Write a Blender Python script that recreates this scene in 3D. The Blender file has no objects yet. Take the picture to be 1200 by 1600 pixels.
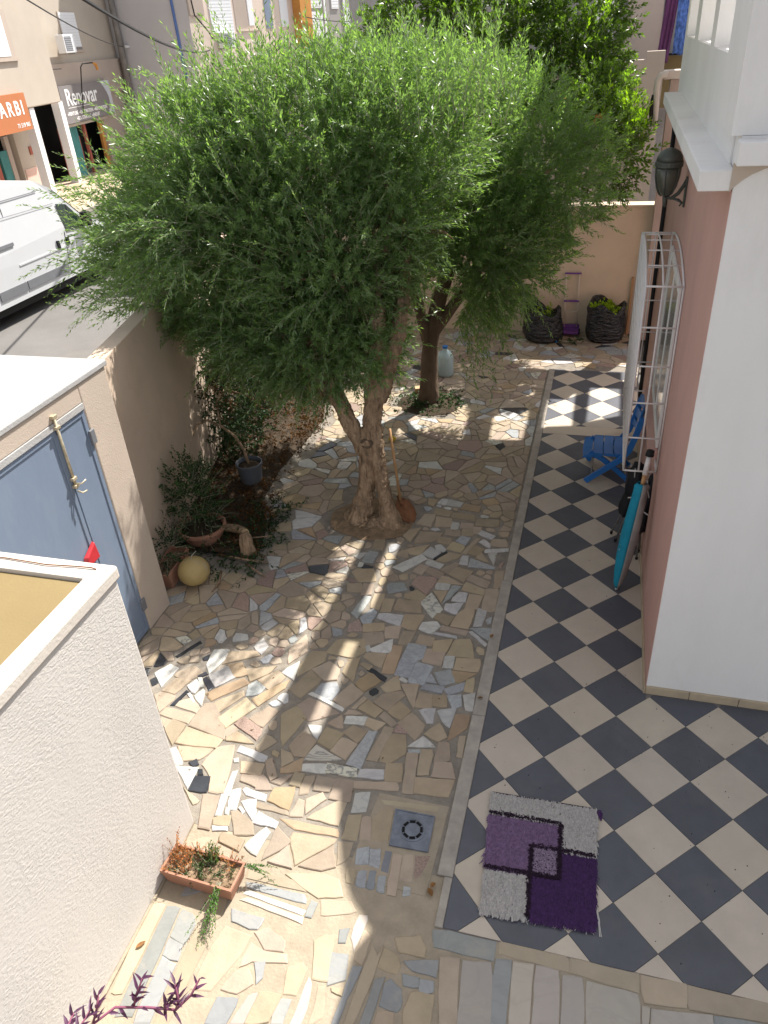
import bpy, bmesh, math, random
import numpy as np
from mathutils import Vector, Matrix
R = math.radians
random.seed(7)
rng = np.random.default_rng(11)
SC = bpy.context.scene
COL = SC.collection

# ------------------------------------------------------------------ camera
cam_d = bpy.data.cameras.new('camera')
cam = bpy.data.objects.new('camera', cam_d)
COL.objects.link(cam)
YAW, PITCH, ROLL = 0.303349657, 1.002211, -0.0742744
cam.matrix_world = Matrix.Translation((-0.373273, -3.97847, 4.230663)) @ Matrix.Rotation(YAW, 4, 'Z') @ Matrix.Rotation(PITCH, 4, 'X') @ Matrix.Rotation(ROLL, 4, 'Z')
cam_d.sensor_fit = 'VERTICAL'
cam_d.sensor_height = 24.0
cam_d.lens = 24.0 * 1177.3 / 1600.0
cam_d.clip_start = 0.05
cam_d.clip_end = 600
SC.camera = cam

# ------------------------------------------------------------------ sky, sun, exposure
SUNV = Vector((0.34, 0.66, 1.0)).normalized()
world = bpy.data.worlds.new('World')
SC.world = world
world.use_nodes = True
wn = world.node_tree
bg = wn.nodes['Background']
sky = wn.nodes.new('ShaderNodeTexSky')
sky.sky_type = 'NISHITA'
sky.sun_disc = False
sky.sun_elevation = math.asin(SUNV.z)
sky.sun_rotation = math.atan2(SUNV.x, SUNV.y)
sky.dust_density = 2.0
sky.ozone_density = 1.0
hs = wn.nodes.new('ShaderNodeHueSaturation')
hs.inputs['Saturation'].default_value = 0.28
wn.links.new(sky.outputs['Color'], hs.inputs['Color'])
wn.links.new(hs.outputs['Color'], bg.inputs['Color'])
bg.inputs['Strength'].default_value = 0.108
sun_d = bpy.data.lights.new('sun', 'SUN')
sun_d.energy = 4.7
sun_d.angle = R(0.53)
sun_d.color = (1.0, 0.955, 0.88)
sun = bpy.data.objects.new('sun', sun_d)
COL.objects.link(sun)
sun.rotation_euler = (-SUNV).to_track_quat('-Z', 'Y').to_euler()
SC.view_settings.view_transform = 'Standard'
SC.view_settings.look = 'None'
SC.view_settings.gamma = 1
SC.view_settings.use_curve_mapping = False
SC.view_settings.exposure = 1.02

# ------------------------------------------------------------------ materials
def mat(name, col, rough=0.8, var=0.12, scale=6.0, bump=0.0, bscale=80.0, spec=0.35, tint=False,
        stain=0.0, stain_col=(0.2, 0.16, 0.12), stain_scale=2.0, metal=0.0, transl=0.0, vein=0.0, vein_scale=6.0,
        stretch=None, bdist=0.01, back=None):
    m = bpy.data.materials.new(name)
    m.use_nodes = True
    nt = m.node_tree
    N, L = nt.nodes, nt.links
    b = N['Principled BSDF']
    out = N['Material Output']
    b.inputs['Roughness'].default_value = rough
    b.inputs['Metallic'].default_value = metal
    b.inputs['Specular IOR Level'].default_value = spec
    tc = N.new('ShaderNodeTexCoord')
    vec = tc.outputs['Object']
    if stretch:
        mp = N.new('ShaderNodeMapping'); mp.inputs['Scale'].default_value = stretch
        L.new(vec, mp.inputs['Vector']); vec = mp.outputs['Vector']
    nz = N.new('ShaderNodeTexNoise')
    nz.inputs['Scale'].default_value = scale; nz.inputs['Detail'].default_value = 6; nz.inputs['Roughness'].default_value = 0.65
    L.new(vec, nz.inputs['Vector'])
    rp = N.new('ShaderNodeMapRange')
    rp.inputs['From Min'].default_value = 0.3; rp.inputs['From Max'].default_value = 0.7
    rp.inputs['To Min'].default_value = 1 - var; rp.inputs['To Max'].default_value = 1 + var
    L.new(nz.outputs['Fac'], rp.inputs['Value'])
    mu = N.new('ShaderNodeVectorMath'); mu.operation = 'SCALE'
    mu.inputs[0].default_value = col[:3]
    L.new(rp.outputs['Result'], mu.inputs['Scale'])
    cur = mu.outputs['Vector']
    if tint:
        at = N.new('ShaderNodeAttribute'); at.attribute_name = 'tint'
        mm = N.new('ShaderNodeVectorMath'); mm.operation = 'MULTIPLY'
        L.new(cur, mm.inputs[0]); L.new(at.outputs['Color'], mm.inputs[1]); cur = mm.outputs['Vector']
    if vein:
        nv = N.new('ShaderNodeTexNoise'); nv.inputs['Scale'].default_value = vein_scale; nv.inputs['Detail'].default_value = 8
        nv.inputs['Distortion'].default_value = 2.2
        L.new(vec, nv.inputs['Vector'])
        vr = N.new('ShaderNodeValToRGB')
        vr.color_ramp.elements[0].position = 0.44; vr.color_ramp.elements[0].color = (0, 0, 0, 1)
        vr.color_ramp.elements[1].position = 0.5; vr.color_ramp.elements[1].color = (1, 1, 1, 1)
        e = vr.color_ramp.elements.new(0.56); e.color = (0, 0, 0, 1)
        L.new(nv.outputs['Fac'], vr.inputs['Fac'])
        ml = N.new('ShaderNodeMath'); ml.operation = 'MULTIPLY'; ml.inputs[1].default_value = vein
        L.new(vr.outputs['Color'], ml.inputs[0])
        mx = N.new('ShaderNodeMix'); mx.data_type = 'RGBA'
        L.new(ml.outputs['Value'], mx.inputs['Factor']); L.new(cur, mx.inputs['A'])
        mx.inputs['B'].default_value = (col[0]*0.35, col[1]*0.36, col[2]*0.4, 1)
        cur = mx.outputs['Result']
    if stain:
        ns = N.new('ShaderNodeTexNoise'); ns.inputs['Scale'].default_value = stain_scale; ns.inputs['Detail'].default_value = 7
        ns.inputs['Roughness'].default_value = 0.7
        L.new(vec, ns.inputs['Vector'])
        sr = N.new('ShaderNodeMapRange'); sr.inputs['From Min'].default_value = 0.52; sr.inputs['From Max'].default_value = 0.75
        sr.inputs['To Max'].default_value = stain
        L.new(ns.outputs['Fac'], sr.inputs['Value'])
        mx = N.new('ShaderNodeMix'); mx.data_type = 'RGBA'
        L.new(sr.outputs['Result'], mx.inputs['Factor']); L.new(cur, mx.inputs['A'])
        mx.inputs['B'].default_value = (*stain_col, 1)
        cur = mx.outputs['Result']
    if back:
        ge = N.new('ShaderNodeNewGeometry')
        mx = N.new('ShaderNodeMix'); mx.data_type = 'RGBA'
        L.new(ge.outputs['Backfacing'], mx.inputs['Factor']); L.new(cur, mx.inputs['A'])
        mx.inputs['B'].default_value = (*back, 1)
        cur = mx.outputs['Result']
    L.new(cur, b.inputs['Base Color'])
    if bump:
        nb = N.new('ShaderNodeTexNoise'); nb.inputs['Scale'].default_value = bscale; nb.inputs['Detail'].default_value = 4
        L.new(vec, nb.inputs['Vector'])
        bp = N.new('ShaderNodeBump'); bp.inputs['Strength'].default_value = bump; bp.inputs['Distance'].default_value = bdist
        L.new(nb.outputs['Fac'], bp.inputs['Height']); L.new(bp.outputs['Normal'], b.inputs['Normal'])
    if transl:
        tr = N.new('ShaderNodeBsdfTranslucent')
        sc = N.new('ShaderNodeVectorMath'); sc.operation = 'MULTIPLY'; sc.inputs[1].default_value = (1.25, 1.35, 0.6)
        L.new(cur, sc.inputs[0]); L.new(sc.outputs['Vector'], tr.inputs['Color'])
        ms = N.new('ShaderNodeMixShader'); ms.inputs['Fac'].default_value = transl
        L.new(b.outputs['BSDF'], ms.inputs[1]); L.new(tr.outputs['BSDF'], ms.inputs[2])
        L.new(ms.outputs['Shader'], out.inputs['Surface'])
    return m

def stucco_mat(name, col, scale=55.0, bump=0.26):
    # trowelled render: flattened ridges running sideways
    m = mat(name, col, 0.9, 0.05, 1.3, stain=0.3, stain_col=(0.44, 0.4, 0.35), stain_scale=1.3, stretch=(1.5, 1.5, .45))
    nt = m.node_tree; N, L = nt.nodes, nt.links
    tc = N.new('ShaderNodeTexCoord'); mp = N.new('ShaderNodeMapping'); mp.inputs['Scale'].default_value = (1, 0.75, 1.5)
    L.new(tc.outputs['Object'], mp.inputs['Vector'])
    n1 = N.new('ShaderNodeTexNoise'); n1.inputs['Scale'].default_value = scale; n1.inputs['Detail'].default_value = 5; n1.inputs['Distortion'].default_value = 0.6
    L.new(mp.outputs['Vector'], n1.inputs['Vector'])
    rr = N.new('ShaderNodeMapRange'); rr.inputs['From Min'].default_value = 0.4; rr.inputs['From Max'].default_value = 0.62
    L.new(n1.outputs['Fac'], rr.inputs['Value'])
    n2 = N.new('ShaderNodeTexNoise'); n2.inputs['Scale'].default_value = 2.6; n2.inputs['Detail'].default_value = 3
    L.new(tc.outputs['Object'], n2.inputs['Vector'])
    r2 = N.new('ShaderNodeMapRange'); r2.inputs['From Min'].default_value = 0.35; r2.inputs['From Max'].default_value = 0.65
    r2.inputs['To Min'].default_value = 0.25; r2.inputs['To Max'].default_value = 1.0
    L.new(n2.outputs['Fac'], r2.inputs['Value'])
    m2 = N.new('ShaderNodeMath'); m2.operation = 'MULTIPLY'
    L.new(rr.outputs['Result'], m2.inputs[0]); L.new(r2.outputs['Result'], m2.inputs[1])
    bp = N.new('ShaderNodeBump'); bp.inputs['Strength'].default_value = bump; bp.inputs['Distance'].default_value = 0.012
    L.new(m2.outputs['Value'], bp.inputs['Height'])
    L.new(bp.outputs['Normal'], N['Principled BSDF'].inputs['Normal'])
    return m

MS = {}
MS['sand'] = mat('sandstone', (0.355, 0.288, 0.212), 0.75, 0.13, 7, 0.25, 60, 0.4, tint=True, stain=0.35, stain_col=(0.33, 0.27, 0.2), stain_scale=3.5)
MS['tan'] = mat('yellow_sandstone', (0.35, 0.255, 0.16), 0.75, 0.16, 6, 0.25, 60, 0.4, tint=True, stain=0.4, stain_col=(0.36, 0.3, 0.22), stain_scale=4)
MS['cream'] = mat('cream_stone', (0.365, 0.30, 0.215), 0.7, 0.10, 4, 0.2, 50, 0.4, tint=True, stain=0.4, stain_col=(0.4, 0.33, 0.24), stain_scale=3)
MS['white'] = mat('white_marble', (0.50, 0.485, 0.46), 0.5, 0.06, 8, 0.12, 60, 0.5, tint=True, vein=0.28, vein_scale=4)
MS['grey'] = mat('grey_marble', (0.33, 0.34, 0.345), 0.55, 0.14, 9, 0.12, 60, 0.5, tint=True, vein=0.3, vein_scale=7)
MS['veined'] = mat('veined_marble', (0.55, 0.52, 0.45), 0.5, 0.08, 6, 0.12, 60, 0.5, tint=True, vein=0.95, vein_scale=3.5, stretch=(1, 2.6, 1))
MS['slate'] = mat('black_marble', (0.03, 0.032, 0.038), 0.35, 0.3, 10, 0.1, 50, 0.5, tint=True)
MS['rose'] = mat('rose_granite', (0.30, 0.215, 0.18), 0.7, 0.35, 90, 0.1, 60, 0.4, tint=True)
MS['bluestone'] = mat('blue_grey_stone', (0.2, 0.21, 0.225), 0.65, 0.15, 8, 0.15, 60, 0.4, tint=True)
MS['palegrey'] = mat('pale_grey_marble', (0.265, 0.27, 0.265), 0.55, 0.08, 5, 0.1, 60, 0.45, tint=True, vein=0.12, vein_scale=4, stain=0.5, stain_col=(0.42, 0.36, 0.28), stain_scale=4)
MS['plank'] = mat('cream_marble', (0.395, 0.35, 0.30), 0.5, 0.05, 5, 0.1, 60, 0.45, tint=True, vein=0.10, vein_scale=3, stain=0.35, stain_col=(0.45, 0.37, 0.29), stain_scale=3)
M_mortar = mat('courtyard_mortar', (0.24, 0.212, 0.178), 0.95, 0.25, 9, 0.5, 70, 0.2, stain=0.5, stain_col=(0.15, 0.13, 0.11), stain_scale=3)
M_mortar2 = mat('pale_mortar', (0.335, 0.28, 0.21), 0.95, 0.16, 7, 0.5, 60, 0.2, stain=0.45, stain_col=(0.36, 0.31, 0.25), stain_scale=2.5)
M_tile_c = mat('cream_cement_tile', (0.50, 0.43, 0.35), 0.55, 0.06, 5, 0.06, 120, 0.4, tint=True, stain=0.4, stain_col=(0.38, 0.315, 0.26), stain_scale=1.9)
M_tile_d = mat('charcoal_cement_tile', (0.087, 0.090, 0.106), 0.5, 0.12, 5, 0.06, 120, 0.4, tint=True, stain=0.5, stain_col=(0.14, 0.132, 0.13), stain_scale=2.2)
M_joint = mat('tile_joint', (0.2, 0.18, 0.165), 0.9, 0.2, 14)
M_kerb = mat('kerb_concrete', (0.36, 0.325, 0.28), 0.9, 0.2, 8, 0.4, 70, 0.2, stain=0.5, stain_col=(0.2, 0.18, 0.16), stain_scale=3)
M_concrete = mat('rough_concrete', (0.34, 0.30, 0.26), 0.95, 0.2, 9, 0.6, 60, 0.2, stain=0.4, stain_col=(0.2, 0.18, 0.16), stain_scale=4)
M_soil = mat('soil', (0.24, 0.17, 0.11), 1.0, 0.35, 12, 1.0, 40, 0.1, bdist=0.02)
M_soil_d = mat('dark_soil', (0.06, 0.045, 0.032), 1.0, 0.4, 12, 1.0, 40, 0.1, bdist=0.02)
M_street = mat('worn_asphalt', (0.165, 0.157, 0.15), 0.95, 0.1, 1.2, 0.5, 90, 0.2, stain=0.3, stain_col=(0.27, 0.23, 0.19), stain_scale=0.5)
M_pave = mat('pavement_concrete', (0.46, 0.36, 0.27), 0.95, 0.12, 1.5, 0.2, 40)
M_stucco = stucco_mat('cream_stucco', (0.565, 0.53, 0.495))
M_coping = mat('coping_plaster', (0.58, 0.53, 0.475), 0.9, 0.06, 3, 0.25, 60, 0.2, stain=0.3, stain_col=(0.55, 0.48, 0.4), stain_scale=3)
M_ochre = mat('ochre_paint', (0.235, 0.175, 0.085), 0.85, 0.06, 2.0, 0.15, 70, 0.2, stain=0.15, stain_col=(0.4, 0.33, 0.2))
M_beige = mat('beige_render', (0.50, 0.42, 0.35), 0.92, 0.06, 1.6, 0.25, 90, 0.2, stain=0.2, stain_col=(0.45, 0.37, 0.3), stain_scale=1.4)
M_roofwhite = mat('white_roof_coat', (0.40, 0.395, 0.39), 0.9, 0.08, 3, 0.3, 50, 0.2, stain=0.3, stain_col=(.33, .31, .29), stain_scale=2)
M_boundary = mat('tan_render', (0.58, 0.46, 0.36), 0.92, 0.08, 1.4, 0.3, 80, 0.2, stain=0.3, stain_col=(0.36, 0.28, 0.2), stain_scale=1.6)
M_backlow = mat('cream_render', (0.62, 0.51, 0.39), 0.92, 0.08, 1.4, 0.3, 70, 0.2, stain=0.25, stain_col=(0.4, 0.33, 0.25))
M_backup = mat('grey_beige_render', (0.42, 0.36, 0.315), 0.92, 0.07, 1.4, 0.3, 70, 0.2, stain=0.25, stain_col=(0.36, 0.3, 0.26))
M_white = mat('white_wall_paint', (0.79, 0.775, 0.76), 0.85, 0.05, 0.9, 0.14, 35, 0.25, stain=0.35, stain_col=(0.58, 0.55, 0.52), stain_scale=1.6, stretch=(1.6, 1.6, 0.6))
M_pink = mat('pink_wall_paint', (0.57, 0.35, 0.30), 0.88, 0.07, 1.4, 0.16, 45, 0.25, stain=0.35, stain_col=(0.40, 0.27, 0.25), stain_scale=1.5, stretch=(1.6, 1.6, 0.6))
M_skirt = mat('skirting_tile', (0.46, 0.37, 0.26), 0.7, 0.12, 6, 0.15, 60)
M_door = mat('blue_grey_steel_paint', (0.185, 0.235, 0.32), 0.5, 0.08, 3, 0.06, 40, 0.4, stain=0.4, stain_col=(0.24, 0.25, 0.27), stain_scale=3, stretch=(1, 1, .35))
M_steel = mat('dull_steel', (0.35, 0.34, 0.33), 0.45, 0.2, 20, 0.1, 60, 0.5, metal=0.8)
M_brass = mat('weathered_brass', (0.5, 0.43, 0.3), 0.5, 0.25, 30, 0.1, 60, 0.5, metal=0.4)
M_ironwhite = mat('white_iron_paint', (0.72, 0.69, 0.68), 0.45, 0.05, 8, spec=0.4)
M_lampdark = mat('aged_lamp_metal', (0.075, 0.085, 0.075), 0.55, 0.3, 12, 0.15, 40, 0.45, metal=0.3)
M_red = mat('red_plastic', (0.5, 0.035, 0.045), 0.4, 0.1, 10, spec=0.5)
M_blue = mat('blue_plastic', (0.02, 0.155, 0.47), 0.4, 0.08, 6, spec=0.5, stain=0.2, stain_col=(0.03, 0.16, 0.45))
M_teal = mat('teal_nylon', (0.01, 0.24, 0.36), 0.75, 0.14, 12, 0.5, 18, 0.3)
M_greycloth = mat('grey_nylon', (0.28, 0.26, 0.245), 0.85, 0.14, 12, 0.5, 18, 0.2)
M_blackcloth = mat('black_nylon', (0.013, 0.014, 0.018), 0.7, 0.3, 12, 0.5, 22, 0.3)
M_bag = mat('black_bin_liner', (0.006, 0.006, 0.008), 0.16, 0.2, 8, 1.0, 11, 0.8, stretch=(1, 1, 2.6), bdist=0.08)
M_terra = mat('terracotta', (0.36, 0.185, 0.125), 0.85, 0.14, 8, 0.2, 60, 0.25, stain=0.3, stain_col=(0.5, 0.33, 0.24), stain_scale=4)
M_greypot = mat('grey_plastic_pot', (0.10, 0.11, 0.125), 0.6, 0.1, 8)
M_ball = mat('faded_yellow_ball', (0.40, 0.30, 0.13), 0.6, 0.12, 6, 0.2, 20, 0.35, stain=0.95, stain_col=(0.36, 0.32, 0.27), stain_scale=5)
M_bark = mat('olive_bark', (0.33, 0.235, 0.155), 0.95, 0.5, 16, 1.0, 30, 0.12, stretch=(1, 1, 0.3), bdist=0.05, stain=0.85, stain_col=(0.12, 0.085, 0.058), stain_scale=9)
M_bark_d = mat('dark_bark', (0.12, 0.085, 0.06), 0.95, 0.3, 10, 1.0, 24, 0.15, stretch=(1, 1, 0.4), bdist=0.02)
M_wood = mat('bare_wood', (0.46, 0.27, 0.13), 0.7, 0.18, 14, 0.2, 60, 0.3, stretch=(4, 4, 0.6))
M_cutwood = mat('sawn_wood', (0.62, 0.46, 0.27), 0.85, 0.15, 20, 0.2, 60)
M_rust = mat('rusty_iron', (0.22, 0.10, 0.05), 0.85, 0.3, 14, 0.4, 40, 0.3, metal=0.2)
M_purple = mat('purple_plastic', (0.17, 0.06, 0.28), 0.45, 0.08, 8)
M_cream_pl = mat('cream_plastic', (0.6, 0.52, 0.44), 0.5, 0.08, 8)
M_drain = mat('drain_plate_alloy', (0.15, 0.165, 0.20), 0.5, 0.25, 16, 0.3, 60, 0.5, metal=0.5, stain=0.4, stain_col=(0.3, 0.3, 0.31), stain_scale=9)
M_drain_hole = mat('drain_slot_black', (0.006, 0.006, 0.006), 0.9)
M_vanwhite = mat('white_van_paint', (0.58, 0.59, 0.61), 0.25, 0.02, 2, spec=0.5)
M_vangrey = mat('grey_bumper_plastic', (0.17, 0.175, 0.19), 0.6, 0.06, 6)
M_black = mat('matt_black', (0.012, 0.012, 0.013), 0.7)
M_glass = mat('dark_window_glass', (0.02, 0.035, 0.03), 0.06, 0.2, 2, spec=0.8)
M_tyre = mat('tyre_rubber', (0.02, 0.02, 0.02), 0.85)
M_facA = mat('cream_facade_render', (0.44, 0.385, 0.325), 0.92, 0.06, 0.8, 0.2, 30, 0.2, stain=0.25, stain_col=(0.52, 0.44, 0.36), stain_scale=0.5)
M_facG = mat('grey_facade_render', (0.50, 0.49, 0.50), 0.92, 0.05, 0.6, 0.2, 30, 0.2, stain=0.2, stain_col=(0.4, 0.39, 0.39), stain_scale=0.4)
M_facP = mat('pink_beige_facade', (0.66, 0.55, 0.475), 0.92, 0.05, 0.7, 0.2, 30, 0.2, stain=0.2, stain_col=(0.55, 0.44, 0.37), stain_scale=0.5)
M_facB = mat('taupe_facade', (0.42, 0.35, 0.30), 0.92, 0.06, 0.8, 0.2, 30)
M_shutter = mat('white_shutter', (0.74, 0.75, 0.77), 0.6, 0.03, 3)
M_orange = mat('orange_sign_paint', (0.42, 0.15, 0.06), 0.6, 0.05, 2)
M_orangecol = mat('ochre_orange_paint', (0.52, 0.24, 0.06), 0.85, 0.1, 3)
M_signgrey = mat('grey_sign_panel', (0.20, 0.185, 0.185), 0.6, 0.08, 2)
M_signpale = mat('pale_sign_swoosh', (0.52, 0.53, 0.57), 0.6, 0.05, 2)
M_print = mat('white_print', (0.82, 0.82, 0.82), 0.6, 0.02, 3)
M_cable = mat('black_cable', (0.015, 0.015, 0.016), 0.7)
M_tealpaint = mat('teal_paint', (0.05, 0.20, 0.20), 0.7, 0.15, 3)
M_redbrown = mat('red_brown_paint', (0.33, 0.10, 0.07), 0.8, 0.12, 3)
M_cloth_w = mat('white_cloth', (0.78, 0.78, 0.82), 0.9, 0.05, 3, 0.2, 20)
M_cloth_p = mat('purple_cloth', (0.16, 0.055, 0.15), 0.9, 0.2, 5, 0.2, 20)
M_cloth_b = mat('blue_patterned_cloth', (0.10, 0.19, 0.50), 0.9, 0.75, 16, 0.2, 20, stretch=(1.4, 1.4, 0.8))
M_oliveleaf = mat('olive_leaf', (0.175, 0.285, 0.095), 0.36, 0.2, 1.6, tint=True, spec=0.7, transl=0.5, back=(0.17, 0.27, 0.11))
M_citrusleaf = mat('citrus_leaf', (0.10, 0.165, 0.028), 0.35, 0.25, 2.5, tint=True, spec=0.5, transl=0.5)
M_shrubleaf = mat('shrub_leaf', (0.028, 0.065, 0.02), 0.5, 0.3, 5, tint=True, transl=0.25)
M_dryleaf = mat('dry_leaf', (0.34, 0.17, 0.07), 0.8, 0.35, 8, tint=True, transl=0.25)
M_twig = mat('green_grey_twig', (0.34, 0.32, 0.23), 0.85, 0.2, 8)
M_purpleleaf = mat('purple_heart_leaf', (0.085, 0.028, 0.075), 0.45, 0.25, 14, tint=True, transl=0.25, spec=0.5)
M_rug_g = mat('grey_pile', (0.42, 0.39, 0.37), 0.95, 0.16, 60, tint=True)
M_rug_m = mat('lilac_pile', (0.165, 0.10, 0.185), 0.95, 0.3, 60, tint=True)
M_rug_l = mat('pale_lilac_pile', (0.27, 0.20, 0.28), 0.95, 0.35, 70, tint=True)
M_rug_d = mat('deep_purple_pile', (0.052, 0.02, 0.082), 0.95, 0.25, 60, tint=True)
M_rug_k = mat('dark_plum_pile', (0.02, 0.008, 0.02), 0.95, 0.25, 60, tint=True)

# ------------------------------------------------------------------ mesh helpers
class MB:
    def __init__(s):
        s.v = []; s.f = []
    def add(s, vs, fs):
        o = len(s.v); s.v += [tuple(v) for v in vs]; s.f += [[i + o for i in f] for f in fs]; return s
    def box(s, x0, y0, z0, x1, y1, z1, X=None):
        vs = [(x0,y0,z0),(x1,y0,z0),(x1,y1,z0),(x0,y1,z0),(x0,y0,z1),(x1,y0,z1),(x1,y1,z1),(x0,y1,z1)]
        if X is not None: vs = [tuple(X @ Vector(v)) for v in vs]
        return s.add(vs, [[3,2,1,0],[4,5,6,7],[0,1,5,4],[1,2,6,5],[2,3,7,6],[3,0,4,7]])
    def prism(s, poly, z0, z1, ch=0.0):
        n = len(poly)
        a = sum(poly[i-1][0]*poly[i][1] - poly[i][0]*poly[i-1][1] for i in range(n))
        if a < 0: poly = poly[::-1]
        if ch:
            cx = sum(p[0] for p in poly)/n; cy = sum(p[1] for p in poly)/n
            rm = max(0.02, min(math.hypot(p[0]-cx, p[1]-cy) for p in poly))
            k = 1 - min(0.35, ch/rm)
            top = [(cx+(p[0]-cx)*k, cy+(p[1]-cy)*k, z1) for p in poly]
            vs = [(p[0],p[1],z0) for p in poly] + [(p[0],p[1],z1-ch) for p in poly] + top
            fs = [[2*n+i for i in range(n)]]
            for i in range(n):
                j = (i+1) % n
                fs += [[i,j,n+j,n+i],[n+i,n+j,2*n+j,2*n+i]]
        else:
            vs = [(p[0],p[1],z0) for p in poly] + [(p[0],p[1],z1) for p in poly]
            fs = [[n+i for i in range(n)], [n-1-i for i in range(n)]]
            for i in range(n):
                j = (i+1) % n; fs.append([i,j,n+j,n+i])
        return s.add(vs, fs)
    def tube(s, pts, rad, n=8, cap=True, flat=1.0):
        pts = [Vector(p) for p in pts]
        if not hasattr(rad, '__len__'): rad = [rad]*len(pts)
        vs = []; prev = None
        for i, p in enumerate(pts):
            t = (pts[min(i+1, len(pts)-1)] - pts[max(i-1, 0)]).normalized()
            if prev is None:
                u = t.orthogonal().normalized()
            else:
                u = (prev - t*prev.dot(t)).normalized()
            prev = u; w = t.cross(u)
            for k in range(n):
                a = 2*math.pi*k/n
                vs.append(p + u*math.cos(a)*rad[i] + w*math.sin(a)*rad[i]*flat)
        fs = []
        for i in range(len(pts)-1):
            for k in range(n):
                k2 = (k+1) % n
                fs.append([i*n+k, i*n+k2, (i+1)*n+k2, (i+1)*n+k])
        if cap:
            fs.append([n-1-k for k in range(n)]); fs.append([(len(pts)-1)*n+k for k in range(n)])
        return s.add(vs, fs)
    def lathe(s, prof, c=(0,0,0), n=24, sx=1.0, sy=1.0, X=None):
        vs = []
        for r, z in prof:
            for k in range(n):
                a = 2*math.pi*k/n
                v = Vector((c[0]+r*math.cos(a)*sx, c[1]+r*math.sin(a)*sy, c[2]+z))
                vs.append(X @ v if X is not None else v)
        fs = []
        for i in range(len(prof)-1):
            for k in range(n):
                k2 = (k+1) % n
                fs.append([i*n+k, i*n+k2, (i+1)*n+k2, (i+1)*n+k])
        fs.append([n-1-k for k in range(n)]); fs.append([(len(prof)-1)*n+k for k in range(n)])
        return s.add(vs, fs)
    def mesh(s, name):
        m = bpy.data.meshes.new(name); m.from_pydata(s.v, [], s.f); m.update(); return m
    def build(s, name, material, parent=None, smooth=False, bevel=0.0, tint=None, label=None):
        m = s.mesh(name); m.materials.append(material)
        if smooth:
            for p in m.polygons: p.use_smooth = True
        if tint is not None: set_tint(m, tint)
        return link(name, m, parent, bevel, label)

def set_tint(m, col):
    n = len(m.vertices)
    a = m.attributes.new('tint', 'FLOAT_COLOR', 'POINT')
    arr = np.ones((n, 4), np.float32)
    c = np.asarray(col, np.float32)
    arr[:, :3] = c[:, :3] if c.ndim == 2 else c[:3]
    a.data.foreach_set('color', arr.ravel())

def link(name, m, parent=None, bevel=0.0, label=None):
    o = bpy.data.objects.new(name, m); COL.objects.link(o)
    if parent is not None:
        o.parent = parent
        o.matrix_parent_inverse = Matrix.Translation(parent.location).inverted() if parent.parent is None and parent.type == 'EMPTY' else Matrix()
    if bevel:
        b = o.modifiers.new('bevel', 'BEVEL'); b.width = bevel; b.segments = 2; b.limit_method = 'ANGLE'; b.angle_limit = R(40)
    if label: o['label'] = label
    return o

def thing(name, label, cat, loc=(0,0,0), group=None):
    o = bpy.data.objects.new(name, None); COL.objects.link(o)
    o.location = loc; o.empty_display_size = 0.1
    o['label'] = label; o['category'] = cat
    if group: o['group'] = group
    return o
def tag(o, label, cat, group=None):
    o['label'] = label; o['category'] = cat
    if group: o['group'] = group
    return o
def struct(o, label, cat):
    o['kind'] = 'structure'; o['label'] = label; o['category'] = cat; return o
def fast_mesh(name, verts, quads, material, tint=None, smooth=False):
    m = bpy.data.meshes.new(name)
    nv, nf = len(verts), len(quads); k = quads.shape[1]
    m.vertices.add(nv); m.vertices.foreach_set('co', np.ascontiguousarray(verts, np.float32).ravel())
    m.loops.add(nf*k); m.loops.foreach_set('vertex_index', np.ascontiguousarray(quads, np.int32).ravel())
    m.polygons.add(nf); m.polygons.foreach_set('loop_start', np.arange(0, nf*k, k, dtype=np.int32))
    m.polygons.foreach_set('loop_total', np.full(nf, k, np.int32))
    m.update(calc_edges=True); m.validate()
    m.materials.append(material)
    if tint is not None: set_tint(m, tint)
    return m
def text_mesh(body, size, material, name, parent, X, extrude=0.004, align='LEFT', bold=0.0, space=1.0):
    cu = bpy.data.curves.new(name, 'FONT'); cu.body = body; cu.size = size; cu.extrude = extrude; cu.align_x = align; cu.offset = bold; cu.space_character = space
    tmp = bpy.data.objects.new('tmp_text', cu); COL.objects.link(tmp)
    dg = bpy.context.evaluated_depsgraph_get(); dg.update()
    me = bpy.data.meshes.new_from_object(tmp.evaluated_get(dg))
    bpy.data.objects.remove(tmp); bpy.data.curves.remove(cu)
    me.transform(X); me.materials.clear(); me.materials.append(material); me.name = name
    return link(name, me, parent)

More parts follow.
